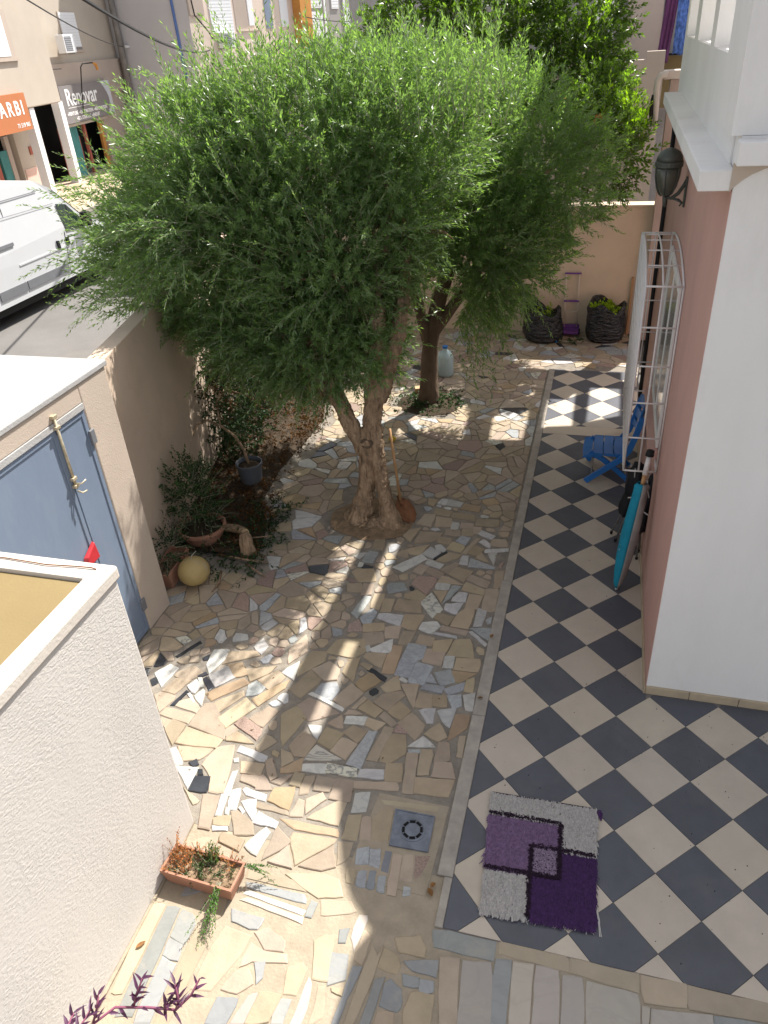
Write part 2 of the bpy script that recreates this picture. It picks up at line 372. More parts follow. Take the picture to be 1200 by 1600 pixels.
STONES = """
g1 -1496,-1497 -1421,-1481 -1445,-1374 -1515,-1394
g1 -1413,-1486 -1351,-1493 -1371,-1372 -1435,-1386
k1 -1333,-1509 -1286,-1513 -1297,-1370 -1343,-1373
s1 -1275,-1517 -1263,-1636 -1209,-1636 -1228,-1444 -1233,-1384 -1288,-1390
s1 -1212,-1533 -1135,-1543 -1165,-1362 -1229,-1372
r1 -1128,-1518 -1093,-1475 -1062,-1345 -1157,-1362
g1 -1169,-1627 -1132,-1612 -1135,-1570 -1177,-1569
g1 -1455,-1626 -1399,-1627 -1415,-1525 -1466,-1533
k1 -1391,-1625 -1344,-1634 -1359,-1512 -1400,-1521
g1 -1326,-1630 -1280,-1633 -1294,-1532 -1338,-1542
s1 -1526,-1616 -1470,-1630 -1480,-1533 -1537,-1521
w1 -1627,-1165 -1535,-1136 -1548,-991 -1642,-1011
s1 -1631,-1353 -1536,-1346 -1555,-1165 -1635,-1187
s1 -1603,-1529 -1554,-1489 -1551,-1368 -1644,-1382
t1 -1456,-1062 -1072,-1041 -1064,-994 -1479,-1030
s1 -1519,-1335 -1455,-1328 -1484,-1169 -1547,-1171
s1 -1442,-1325 -1342,-1302 -1360,-1098 -1403,-1071 -1476,-1167
g1 -942,-1869 -611,-1868 -611,-1763 -956,-1763
c1 -582,-1823 -222,-1833 -220,-1753 -589,-1751
c1 -215,-1834 129,-1854 136,-1756 -212,-1756
c1 152,-1894 359,-1870 366,-1754 147,-1760
c1 369,-1875 780,-1847 793,-1757 376,-1756
s1 -824,-2286 -740,-2266 -785,-1899 -892,-1916
w1 -736,-2265 -578,-2227 -609,-1880 -769,-1903
g1 -598,-2232 -501,-2208 -515,-1843 -598,-1855
w1 -491,-2206 -391,-2182 -397,-1836 -506,-1848
w1 -381,-2179 -254,-2148 -259,-1840 -386,-1839
w1 -242,-2145 -131,-2119 -136,-1848 -248,-1845
w1 -120,-2116 136,-2054 139,-1861 -124,-1854
w1 146,-2052 177,-2044 186,-1913 148,-1916
w1 188,-2042 479,-1971 480,-1876 196,-1916
g1 488,-1982 770,-1914 779,-1853 494,-1876
t0 -1943,-1361 -1661,-1352 -1670,-1300 -2068,-1303
s0 -1899,-1265 -1680,-1271 -1680,-1112 -1722,-1096
s0 -1851,-1585 -1673,-1400 -1663,-1367 -1935,-1383 -1941,-1422
s0 -1823,-1586 -1693,-1585 -1614,-1545 -1666,-1420
s0 -1909,-1236 -1821,-1110 -1858,-1067 -1939,-1136
s0 -2008,-1249 -2006,-1273 -1926,-1271 -1954,-1156 -1994,-1148
s0 -2019,-1602 -1869,-1611 -1940,-1482
s0 -2063,-1598 -1955,-1478 -1940,-1445 -2058,-1364
w0 -2543,-69 -2419,-129 -2439,79
s0 -2429,32 -2399,-87 -2246,108 -2260,215 -2381,201
s0 -2409,-228 -2297,-303 -2201,-84 -2322,-5
s0 -2188,-82 -2087,-70 -2095,41 -2192,119 -2312,7
g0 -2209,-223 -2172,-269 -2061,-272 -2034,-169 -2078,-96 -2180,-126
w0 -1952,-358 -1943,-325 -2221,-225 -2248,-249
s0 -2051,-261 -1936,-324 -1837,-164 -1958,-81
s0 -2158,-496 -1965,-381 -2223,-279 -2292,-372
s0 -2266,-766 -2185,-460 -2289,-380 -2382,-476
w0 -2042,-656 -2041,-529 -2150,-536
s0 -2218,-741 -2150,-817 -2071,-808 -2039,-664 -2159,-602
s0 -2260,215 -2028,191 -1955,286 -1995,422 -2218,378
s0 -2062,29 -1953,-52 -1964,30 -1973,202 -2056,166
t0 -1935,-67 -1845,-139 -1745,-10 -1848,63
s0 -1869,87 -1855,138 -1925,158 -1954,137
d0 -1720,-1 -1703,36 -1849,114 -1876,86
s0 -1942,218 -1781,124 -1777,291 -1939,279
t0 -1772,88 -1662,91 -1670,403 -1762,395
w0 -1922,322 -1894,298 -1753,306 -1773,466
w0 -1943,292 -1915,298 -1939,354 -1972,343
g0 -1644,268 -1551,257 -1484,300 -1487,440 -1632,452
s0 -1484,271 -1329,253 -1320,412 -1476,421
g0 -1653,83 -1542,78 -1524,263 -1648,257
g0 -1545,31 -1408,23 -1384,223 -1522,253
s0 -1420,392 -1313,414 -1292,560 -1438,511
s0 -1299,377 -1087,380 -1143,590 -1265,566
w0 -1306,239 -1231,235 -1229,371 -1308,355
s0 -1216,229 -1035,228 -1025,373 -1212,355
g0 -1286,39 -1186,105 -1235,225 -1358,162
t0 -1180,106 -1140,105 -1040,217 -1234,216
g0 -1403,60 -1323,58 -1380,139
w0 -1607,37 -1555,20 -1547,40 -1594,67
s0 -1724,-60 -1664,-110 -1577,-57 -1631,79
g0 -1418,-24 -1270,-38 -1259,35 -1403,29
g0 -1247,11 -1210,-43 -1113,30 -1114,110
s0 -1099,24 -1034,19 -1039,171 -1098,132
s0 -1435,-236 -1447,15 -1583,-4
s0 -1430,-201 -1301,-200 -1329,-68 -1423,-61
s0 -1302,-166 -1198,-170 -1221,-54 -1315,-74
g0 -1156,-161 -1099,-124 -1117,-24 -1215,-53
w0 -1055,-157 -1005,-155 -1014,15 -1096,-29
s0 -1740,-223 -1618,-283 -1528,-118 -1564,-81 -1685,-133
s0 -1886,-313 -1856,-324 -1797,-209 -1830,-189
s0 -1840,-312 -1693,-365 -1655,-291 -1782,-214
s0 -1616,-291 -1508,-359 -1449,-256 -1552,-184
s0 -1554,-426 -1520,-386 -1634,-295 -1656,-358
s0 -1514,-385 -1358,-511 -1315,-368 -1433,-269
w0 -1310,-334 -1268,-325 -1277,-195 -1392,-227
w0 -1207,-288 -1143,-355 -1130,-164 -1261,-208
t0 -1133,-470 -1025,-330 -1008,-213 -1121,-212
s0 -1306,-437 -1202,-493 -1146,-435 -1212,-322
w0 -1387,-570 -1203,-546 -1301,-460
w0 -1892,-465 -1753,-452 -1748,-377 -1893,-399
s0 -1746,-450 -1653,-487 -1605,-404 -1734,-382
s0 -1916,-387 -1780,-359 -1894,-332
s0 -2020,-492 -1887,-521 -1929,-390
s0 -2025,-668 -1916,-707 -1872,-565 -2008,-530
s0 -1877,-550 -1754,-618 -1705,-506 -1823,-475
s0 -1911,-721 -1789,-769 -1750,-633 -1865,-588
v0 -2072,-838 -1810,-781 -2027,-700
g0 -1772,-802 -1662,-822 -1638,-492 -1699,-505
s0 -1644,-738 -1570,-737 -1530,-445 -1601,-444
s0 -1559,-734 -1475,-731 -1400,-641 -1420,-485 -1537,-494
g0 -1367,-627 -1298,-612 -1298,-582 -1374,-598
s0 -1342,-947 -1270,-938 -1308,-621 -1386,-623
s0 -1275,-788 -1201,-779 -1210,-570 -1293,-581
s0 -1186,-654 -1088,-640 -1106,-488 -1189,-498
s0 -1177,-781 -1023,-768 -1074,-652 -1178,-667
s0 -1046,-580 -1004,-585 -1012,-406 -1058,-416
w0 -2046,-927 -1896,-912 -1911,-840 -2060,-872
v0 -1883,-906 -1674,-903 -1696,-830 -1894,-829
w0 -1664,-894 -1494,-885 -1510,-803 -1659,-832
s0 -1482,-882 -1366,-877 -1385,-726 -1501,-744
s0 -1259,-936 -1046,-916 -1026,-783 -1280,-817
s0 -1661,-983 -1379,-942 -1388,-882 -1671,-930
s0 -1798,-1095 -1661,-1098 -1683,-933 -1800,-944
s0 -1920,-1054 -1820,-1046 -1798,-951 -1928,-944
s0 -2015,-1109 -1953,-1095 -1945,-948 -2014,-963
s0 -2106,-1046 -2025,-1049 -2024,-951 -2093,-952
t0 -2198,-938 -2185,-972 -2063,-931 -2083,-825
s0 -2203,-925 -2146,-861 -2173,-807 -2258,-788
r0 -1524,-468 -1419,-461 -1510,-401
w0 -1835,2590 -1752,2574 -1725,2684 -1798,2687
w0 -1737,2577 -1591,2557 -1575,2648 -1718,2685
s0 -1922,2546 -1862,2527 -1839,2650 -1939,2664
t0 -1575,2516 -1386,2495 -1378,2592 -1547,2623
s0 -1832,2386 -1670,2356 -1659,2458 -1822,2489
s0 -1645,2347 -1395,2319 -1406,2429 -1648,2446
s0 -1959,2182 -1813,2152 -1806,2376 -1920,2357
s0 -1769,2159 -1622,2185 -1625,2322 -1790,2336
w0 -1612,2132 -1539,2145 -1536,2254 -1615,2268
s0 -1645,2033 -1494,2020 -1505,2124 -1648,2126
s0 -1477,2050 -1374,2054 -1393,2170 -1488,2154
s0 -1514,2176 -1386,2171 -1401,2263 -1516,2271
s0 -1380,2093 -1303,2119 -1312,2224 -1392,2210
s0 -1375,2241 -1153,2252 -1155,2374 -1365,2366
w0 -1187,2030 -1160,2092 -1295,2160 -1323,2103
s0 -1957,1849 -1903,2109 -2099,1994
s0 -1915,1830 -1718,1916 -1664,2056 -1889,2044
s0 -1699,1894 -1575,1865 -1558,1970 -1681,1988
g0 -1516,1939 -1420,1892 -1389,2013 -1474,2037
s0 -1577,1802 -1441,1769 -1415,1868 -1544,1934
s0 -1426,1767 -1380,1751 -1295,2016 -1327,2037
w0 -1188,1883 -1183,1947 -1252,2024 -1294,1965
s0 -1181,1935 -1016,1926 -1045,2047 -1174,2038
w0 -1219,1853 -1205,1806 -1006,1854 -1013,1909
w0 -1107,1621 -1100,1820 -1182,1798
s0 -1369,1765 -1278,1732 -1226,1852 -1335,1907
s0 -1286,1695 -1161,1658 -1245,1794
w0 -1671,1760 -1596,1749 -1594,1799 -1647,1857 -1703,1842
w0 -1791,1677 -1678,1620 -1619,1720 -1737,1798
d0 -1679,1624 -1660,1604 -1563,1730 -1582,1751
s0 -1653,1605 -1577,1583 -1458,1664 -1427,1730 -1552,1744
w0 -1422,1587 -1346,1589 -1354,1719 -1411,1721
g0 -1326,1558 -1099,1564 -1097,1599 -1327,1688
w0 -2015,1432 -1909,1382 -1731,1603 -1804,1670
w0 -1737,1530 -1590,1475 -1563,1550 -1711,1606
s0 -1575,1466 -1496,1423 -1418,1564 -1454,1605
s0 -1487,1413 -1334,1323 -1279,1486 -1426,1528
s0 -1703,1408 -1552,1322 -1530,1417 -1678,1487
s0 -1814,1399 -1727,1358 -1693,1491 -1776,1511
s0 -1911,1656 -1810,1661 -1759,1832 -1970,1719
g0 -2340,1469 -2225,1454 -2214,1626 -2306,1635
w0 -2425,1527 -2366,1505 -2314,1608 -2396,1581
s0 -2287,1701 -2184,1681 -2205,1844 -2304,1840
s0 -2028,1622 -1911,1595 -1950,1698 -1996,1702
s0 -2269,1156 -2123,1195 -2193,1365 -2345,1337 -2373,1285
d0 -2303,1368 -2217,1349 -2209,1397 -2288,1418
w0 -2344,1384 -2299,1381 -2312,1438 -2347,1443
r0 -1791,1212 -1626,1091 -1577,1274 -1599,1348 -1749,1331
w0 -1564,1178 -1449,1178 -1445,1265 -1561,1265
g0 -1993,1130 -1958,1050 -1810,1121 -1867,1209 -1980,1188
s0 -1568,1264 -1334,1286 -1477,1359 -1534,1371
s0 -1124,1271 -1097,1363 -1285,1439 -1321,1365
s0 -1327,1211 -1135,1173 -1127,1249 -1307,1324
g0 -1464,986 -1409,1079 -1341,1252 -1423,1258
w0 -1397,1050 -1271,1043 -1273,1168 -1346,1165
w0 -1425,923 -1318,873 -1288,1030 -1426,993
s0 -1257,965 -1156,974 -1132,1153 -1252,1162
s0 -1123,970 -1002,974 -1006,1282 -1122,1260
v0 -1510,797 -1442,909 -1579,1121 -1645,962
s0 -1472,995 -1453,1166 -1570,1144
s0 -1796,1006 -1649,982 -1620,1061 -1716,1128 -1809,1057
s0 -1860,829 -1616,836 -1656,981 -1850,975
s0 -1963,789 -1880,805 -1882,969 -1976,962
s0 -2075,829 -1983,816 -1979,1025 -2077,1006
g0 -2209,732 -2138,676 -2092,961 -2157,970
g0 -2115,690 -2066,612 -2006,633 -1987,755 -2031,817
w0 -1965,700 -1759,642 -1760,778 -1958,770
s0 -2036,512 -1872,554 -1897,644 -2057,604
s0 -1845,475 -1735,497 -1747,645 -1866,602
s0 -1741,646 -1615,604 -1572,815 -1744,792
w0 -1584,638 -1479,593 -1425,698 -1461,748 -1570,717
s0 -1495,790 -1366,719 -1318,834 -1472,864
s0 -1347,722 -1189,715 -1167,962 -1256,955 -1295,888
s0 -1404,655 -1199,630 -1190,687 -1402,712
w0 -1455,598 -1263,577 -1263,608 -1447,618
w0 -1152,760 -1084,764 -1072,970 -1151,985
w0 -1025,538 -1011,567 -1146,686 -1182,679
g0 -999,605 -1002,752 -1184,726
s0 -2334,1001 -2212,1013 -2235,1140 -2360,1106
s0 -2196,984 -2107,990 -2128,1138 -2219,1132
s0 -1060,1293 -995,1295 -995,1549 -1073,1523
s0 -1988,347 -1837,422 -1874,535 -2031,494
r0 -2172,486 -2048,529 -2117,650 -2176,581
s0 -1574,456 -1449,453 -1438,546 -1562,568
s0 -1712,428 -1632,435 -1607,596 -1710,576
w0 -3556,-278 -3420,-411 -3387,-201 -3476,-175
d0 -3501,-411 -3476,-373 -3514,-330 -3551,-354
s0 -3369,-283 -3240,-299 -3162,-216 -3267,-142 -3364,-231
d0 -3476,-67 -3451,-80 -3339,108 -3365,131
d0 -3240,-47 -3221,-70 -3188,-55 -3206,-4
w0 -3180,-98 -3107,-204 -3058,-28 -3067,78 -3191,63
w0 -3100,-220 -2996,-324 -2890,-203 -2997,-99
d0 -3031,-372 -3008,-327 -3110,-239 -3129,-268
d0 -3187,-246 -3163,-253 -3122,-216 -3146,-195
w0 -3214,-361 -3130,-428 -3117,-357 -3179,-287
w0 -3121,-350 -3093,-336 -3145,-263 -3177,-266
w0 -3005,-541 -3045,-431 -3078,-357 -3121,-439
w0 -3090,-512 -3086,-496 -3160,-428 -3178,-443
d0 -3253,-565 -3219,-562 -3182,-423 -3209,-409
s0 -3394,-447 -3283,-456 -3224,-304 -3349,-296
s0 -3310,-643 -3265,-525 -3271,-478 -3390,-454 -3429,-503
s0 -3209,-568 -3026,-599 -3015,-559 -3118,-471 -3203,-520
s0 -3289,-670 -3040,-707 -3031,-616 -3275,-590
s0 -3027,-720 -2705,-788 -2718,-734 -2833,-597 -2924,-486 -2996,-508
s0 -3178,-788 -3055,-912 -3039,-726 -3164,-699
s0 -3034,-893 -2736,-885 -2707,-796 -3023,-741
s0 -3180,-796 -3177,-711 -3268,-696
t0 -3042,-391 -2964,-470 -2749,-241 -2812,-187
s0 -2935,-464 -2855,-564 -2737,-368 -2763,-325
c0 -2832,-612 -2734,-687 -2601,-465 -2710,-386
t0 -2893,-195 -2798,-159 -2898,-37 -3006,-80
s0 -2747,-215 -2654,-129 -2608,-21 -2838,-98
s0 -2694,-188 -2572,-265 -2487,-129 -2578,-63
g0 -2714,-363 -2633,-331 -2600,-259 -2700,-206 -2742,-256
t0 -2664,-377 -2581,-438 -2457,-238 -2451,-138
s0 -2607,-564 -2474,-632 -2416,-464 -2501,-436
r0 -2473,-746 -2463,-644 -2643,-565 -2683,-640
s0 -2692,-778 -2672,-795 -2468,-786 -2631,-701
s0 -2731,-708 -2692,-764 -2637,-688 -2699,-658
w0 -2878,162 -2788,79 -2761,176 -2839,264
w0 -3089,186 -2975,227 -2986,282 -3091,281
s0 -3047,-80 -2791,70 -2837,115 -3059,62
s0 -2570,186 -2528,25 -2428,196 -2498,388
w0 -2939,-1070 -2905,-1056 -2905,-1023 -3014,-931 -3051,-952
s0 -2905,-1023 -2804,-988 -2736,-885 -3004,-915
d0 -2853,-1031 -2811,-1055 -2788,-1031 -2817,-997
w0 -2769,-1225 -2773,-1060 -2933,-1082
d0 -2748,-1109 -2718,-1100 -2741,-1066 -2767,-1072
d0 -2750,-1239 -2627,-1236 -2655,-1112 -2756,-1128
s0 -2655,-1099 -2615,-1215 -2511,-1211 -2594,-820 -2718,-874 -2762,-1025
w0 -2566,-869 -2336,-920 -2343,-861 -2554,-818
c0 -2675,-1331 -2638,-1305 -2814,-1216
s0 -2556,-1478 -2480,-1478 -2523,-1244 -2634,-1256
w0 -2489,-1372 -2447,-1368 -2470,-1226 -2515,-1224
w0 -2543,-958 -2517,-952 -2531,-922 -2560,-935
w0 -2506,-1210 -2460,-1212 -2490,-1025 -2521,-1031
w0 -2437,-1308 -2370,-1311 -2399,-1150 -2458,-1169
w0 -2427,-1352 -2403,-1358 -2412,-1314 -2440,-1314
w0 -2354,-1189 -2215,-1206 -2212,-1163 -2371,-1137 -2384,-1159
w0 -2240,-1351 -2238,-1293 -2272,-1213 -2365,-1239
w0 -2320,-1326 -2311,-1309 -2350,-1283 -2363,-1292
s0 -2466,-1441 -2374,-1431 -2390,-1361 -2496,-1391
w0 -2446,-1481 -2369,-1464 -2371,-1437 -2466,-1452
s0 -2305,-1477 -2186,-1450 -2228,-1377 -2351,-1318 -2393,-1333
w0 -2219,-1374 -2069,-1380 -2071,-1336 -2211,-1293
w0 -2214,-1527 -2111,-1588 -2088,-1423 -2126,-1393
s0 -2384,-1544 -2233,-1579 -2232,-1499 -2381,-1483
s0 -2249,-1266 -2022,-1274 -2030,-1241 -2246,-1224
t0 -2198,-1196 -2032,-1236 -2045,-1060 -2182,-1102
s0 -2458,-1031 -2322,-1020 -2331,-932 -2498,-942
s0 -2443,-1091 -2318,-1120 -2327,-1034 -2440,-1046
s0 -2306,-1135 -2195,-1123 -2303,-1010 -2322,-1033
s0 -2246,-1054 -2204,-1007 -2290,-877 -2328,-911
s0 -2241,-1053 -2161,-1073 -2103,-966
s0 -2443,-802 -2403,-841 -2320,-734 -2411,-683
c1 -2557,-2490 -2497,-2492 -2507,-1997 -2612,-1988
g1 -2475,-2590 -2384,-2568 -2416,-1993 -2497,-1988
g1 -2394,-2149 -2294,-2175 -2284,-2058 -2315,-2009 -2400,-1995
g1 -2381,-2253 -2286,-2274 -2292,-2182 -2393,-2162
g1 -2372,-2603 -2278,-2581 -2285,-2285 -2381,-2262
c1 -2258,-2591 -2185,-2589 -2167,-2132 -2267,-2073 -2269,-2288
s1 -2150,-2377 -2037,-2358 -1968,-2182 -1943,-2043 -2109,-2027 -2138,-2152
w1 -1706,-1867 -1693,-1836 -2072,-1795 -2095,-1825
w1 -1689,-1915 -1683,-1876 -2052,-1841 -2092,-1865
g1 -2076,-1786 -1703,-1809 -1726,-1746 -2102,-1751
c1 -2110,-1732 -1731,-1732 -1750,-1681 -2128,-1668
g1 -2095,-1991 -1927,-2012 -1911,-1934 -2116,-1924
s1 -1839,-2095 -1734,-2083 -1748,-2025 -1863,-1979 -1932,-2022
s1 -1946,-2220 -1878,-2170 -1691,-2134 -1703,-2089 -1844,-2105 -1929,-2076
s1 -1998,-2340 -1896,-2340 -1832,-2276 -1889,-2210 -1947,-2229
g1 -1815,-2272 -1794,-2234 -1810,-2153 -1866,-2175
s1 -1655,-2283 -1586,-2274 -1573,-2140 -1604,-2105 -1677,-2156
g1 -1997,-2513 -1892,-2488 -1868,-2362 -1987,-2382
w1 -1883,-2486 -1803,-2466 -1788,-2314 -1833,-2337
s1 -1795,-2464 -1682,-2437 -1659,-2296 -1777,-2296
g1 -1674,-2435 -1606,-2419 -1603,-2302 -1678,-2306
g1 -1684,-1868 -1646,-1867 -1638,-1782 -1680,-1775
c1 -1657,-1753 -1509,-1710 -1565,-1618 -1641,-1600 -1898,-1650
s1 -1596,-1843 -1546,-1831 -1398,-1785 -1453,-1727 -1629,-1759
t1 -1531,-2177 -1444,-2170 -1484,-1941 -1527,-1936 -1586,-1989
g1 -1441,-2191 -1356,-2142 -1380,-2016 -1481,-2025
w1 -1396,-1913 -1355,-1992 -1335,-1843 -1335,-1787 -1383,-1794
g1 -1452,-1965 -1415,-1956 -1415,-1878 -1466,-1898
s1 -1340,-2029 -1291,-2047 -1278,-1901 -1336,-1855
g1 -1364,-2394 -1337,-2388 -1320,-2231 -1287,-2061 -1339,-2070
t1 -1302,-2380 -1262,-2370 -1220,-2131 -1204,-1926 -1223,-1987 -1266,-1929 -1278,-2052
s1 -1207,-2042 -1097,-2052 -1089,-2007 -1112,-1961 -1194,-1935
g1 -1229,-2355 -1175,-2342 -1154,-2083 -1205,-2106
g1 -1147,-2220 -1052,-2228 -1034,-2183 -1057,-2120 -1120,-2082 -1146,-2096
s1 -1154,-2337 -1052,-2313 -1057,-2239 -1148,-2241
g1 -1048,-2097 -972,-2100 -978,-2042 -1069,-2042
s1 -1110,-1938 -972,-1935 -976,-1883 -1019,-1828 -1151,-1871
g1 -1015,-2015 -893,-2021 -896,-1932 -1077,-1978
g1 -961,-2118 -897,-2106 -888,-2042 -969,-2050
s1 -1021,-2207 -998,-2300 -876,-2270 -882,-2109 -999,-2113
w1 -1558,-2336 -1572,-2438 -1517,-2425 -1509,-2324 -1523,-2210 -1551,-2167
s1 -1474,-2316 -1483,-2417 -1419,-2343 -1447,-2196 -1487,-2212
s1 -1406,-2214 -1353,-2222 -1357,-2185 -1415,-2199
"""
# ------------------------------------------------------------------ ground, street
ZS = -0.10          # street level
m = MB(); m.add([(-260,-60,ZS-0.02),(200,-60,ZS-0.02),(200,300,ZS-0.02),(-260,300,ZS-0.02)], [[0,1,2,3]])
struct(m.build('ground', M_street), 'pale worn asphalt of the street running to the horizon', 'ground')
m = MB(); m.box(-21.2, -30, ZS-0.02, -16.6, 29.7, ZS+0.12)
struct(m.build('pavement', M_pave, bevel=0.02), 'raised pale concrete pavement in front of the shops', 'pavement')
m = MB(); m.box(-16.6, -30, ZS-0.02, -16.42, 40, ZS+0.125)
struct(m.build('kerb', M_kerb, bevel=0.02), 'concrete kerb along the far side of the street', 'kerb')

# ------------------------------------------------------------------ courtyard paving
def inside(x, y, poly):
    c = False; n = len(poly)
    for i in range(n):
        x0, y0 = poly[i]; x1, y1 = poly[i-1]
        if (y0 > y) != (y1 > y) and x < (x1-x0)*(y-y0)/(y1-y0)+x0: c = not c
    return c
KINDS = {'s':'sand','t':'tan','c':'cream','w':'white','g':'grey','v':'veined','d':'slate','r':'rose','k':'bluestone'}
digit = []
for ln in STONES.strip().splitlines():
    h, *pts = ln.split()
    pp = [tuple(int(q)/1000 for q in p.split(',')) for p in pts]
    cx = sum(q[0] for q in pp)/len(pp); cy = sum(q[1] for q in pp)/len(pp)
    grow = 0.010 if h[1] == '0' else 0.005
    pp = [(cx+(x-cx)*(1+grow/max(.03, math.hypot(x-cx, y-cy))), cy+(y-cy)*(1+grow/max(.03, math.hypot(x-cx, y-cy)))) for x, y in pp]
    digit.append((KINDS[h[0]], int(h[1]), pp))
GW = [(-3.86, 0.55), (-6.0, 8.0)]       # inner face of the street wall
def gwx(y): return -4.08 - (y-0.55)*0.22
BED = [(-3.35, 1.25), (-3.42, 1.75), (-3.72, 2.4), (-3.78, 3.0), (-3.72, 3.9), (-3.72, 4.4), (-4.1, 5.6), (-4.6, 7.95)]
def bedx(y):
    for (xa, ya), (xb, yb) in zip(BED, BED[1:]):
        if ya <= y <= yb: return xa + (xb-xa)*(y-ya)/(yb-ya)
    return -9
def basin(x, y):
    return ((x+2.42)/0.40)**2 + ((y-2.20)/0.36)**2 < 1 or math.hypot(x+2.44, y-5.06) < 0.38
def court_clips(x, y):
    c = [(0, -1, 1.448), (0, 1, 7.945)]
    if y < 6.4: c.append((1, 0, -1.012))
    else: c += [(1, 0, .185)] + ([(0, -1, -6.405)] if x > -1.0 else [])
    if y < .55: c.append((-1, 0, 3.855))
    return c
def in_court(x, y):
    if not (-1.6 < y < 8.1): return False
    if y > 6.42:
        if x > 0.35: return False
    elif x > -0.88: return False
    if basin(x, y): return False
    if y < 0.55: return x > -4.0
    if x < gwx(y)+0.02: return False
    if y > 1.25 and x < bedx(y): return False
    return True
def in_land(x, y): return -2.58 < x < 2.4 and -3.3 < y < -1.46 and not (x > -0.95 and y > -1.78)

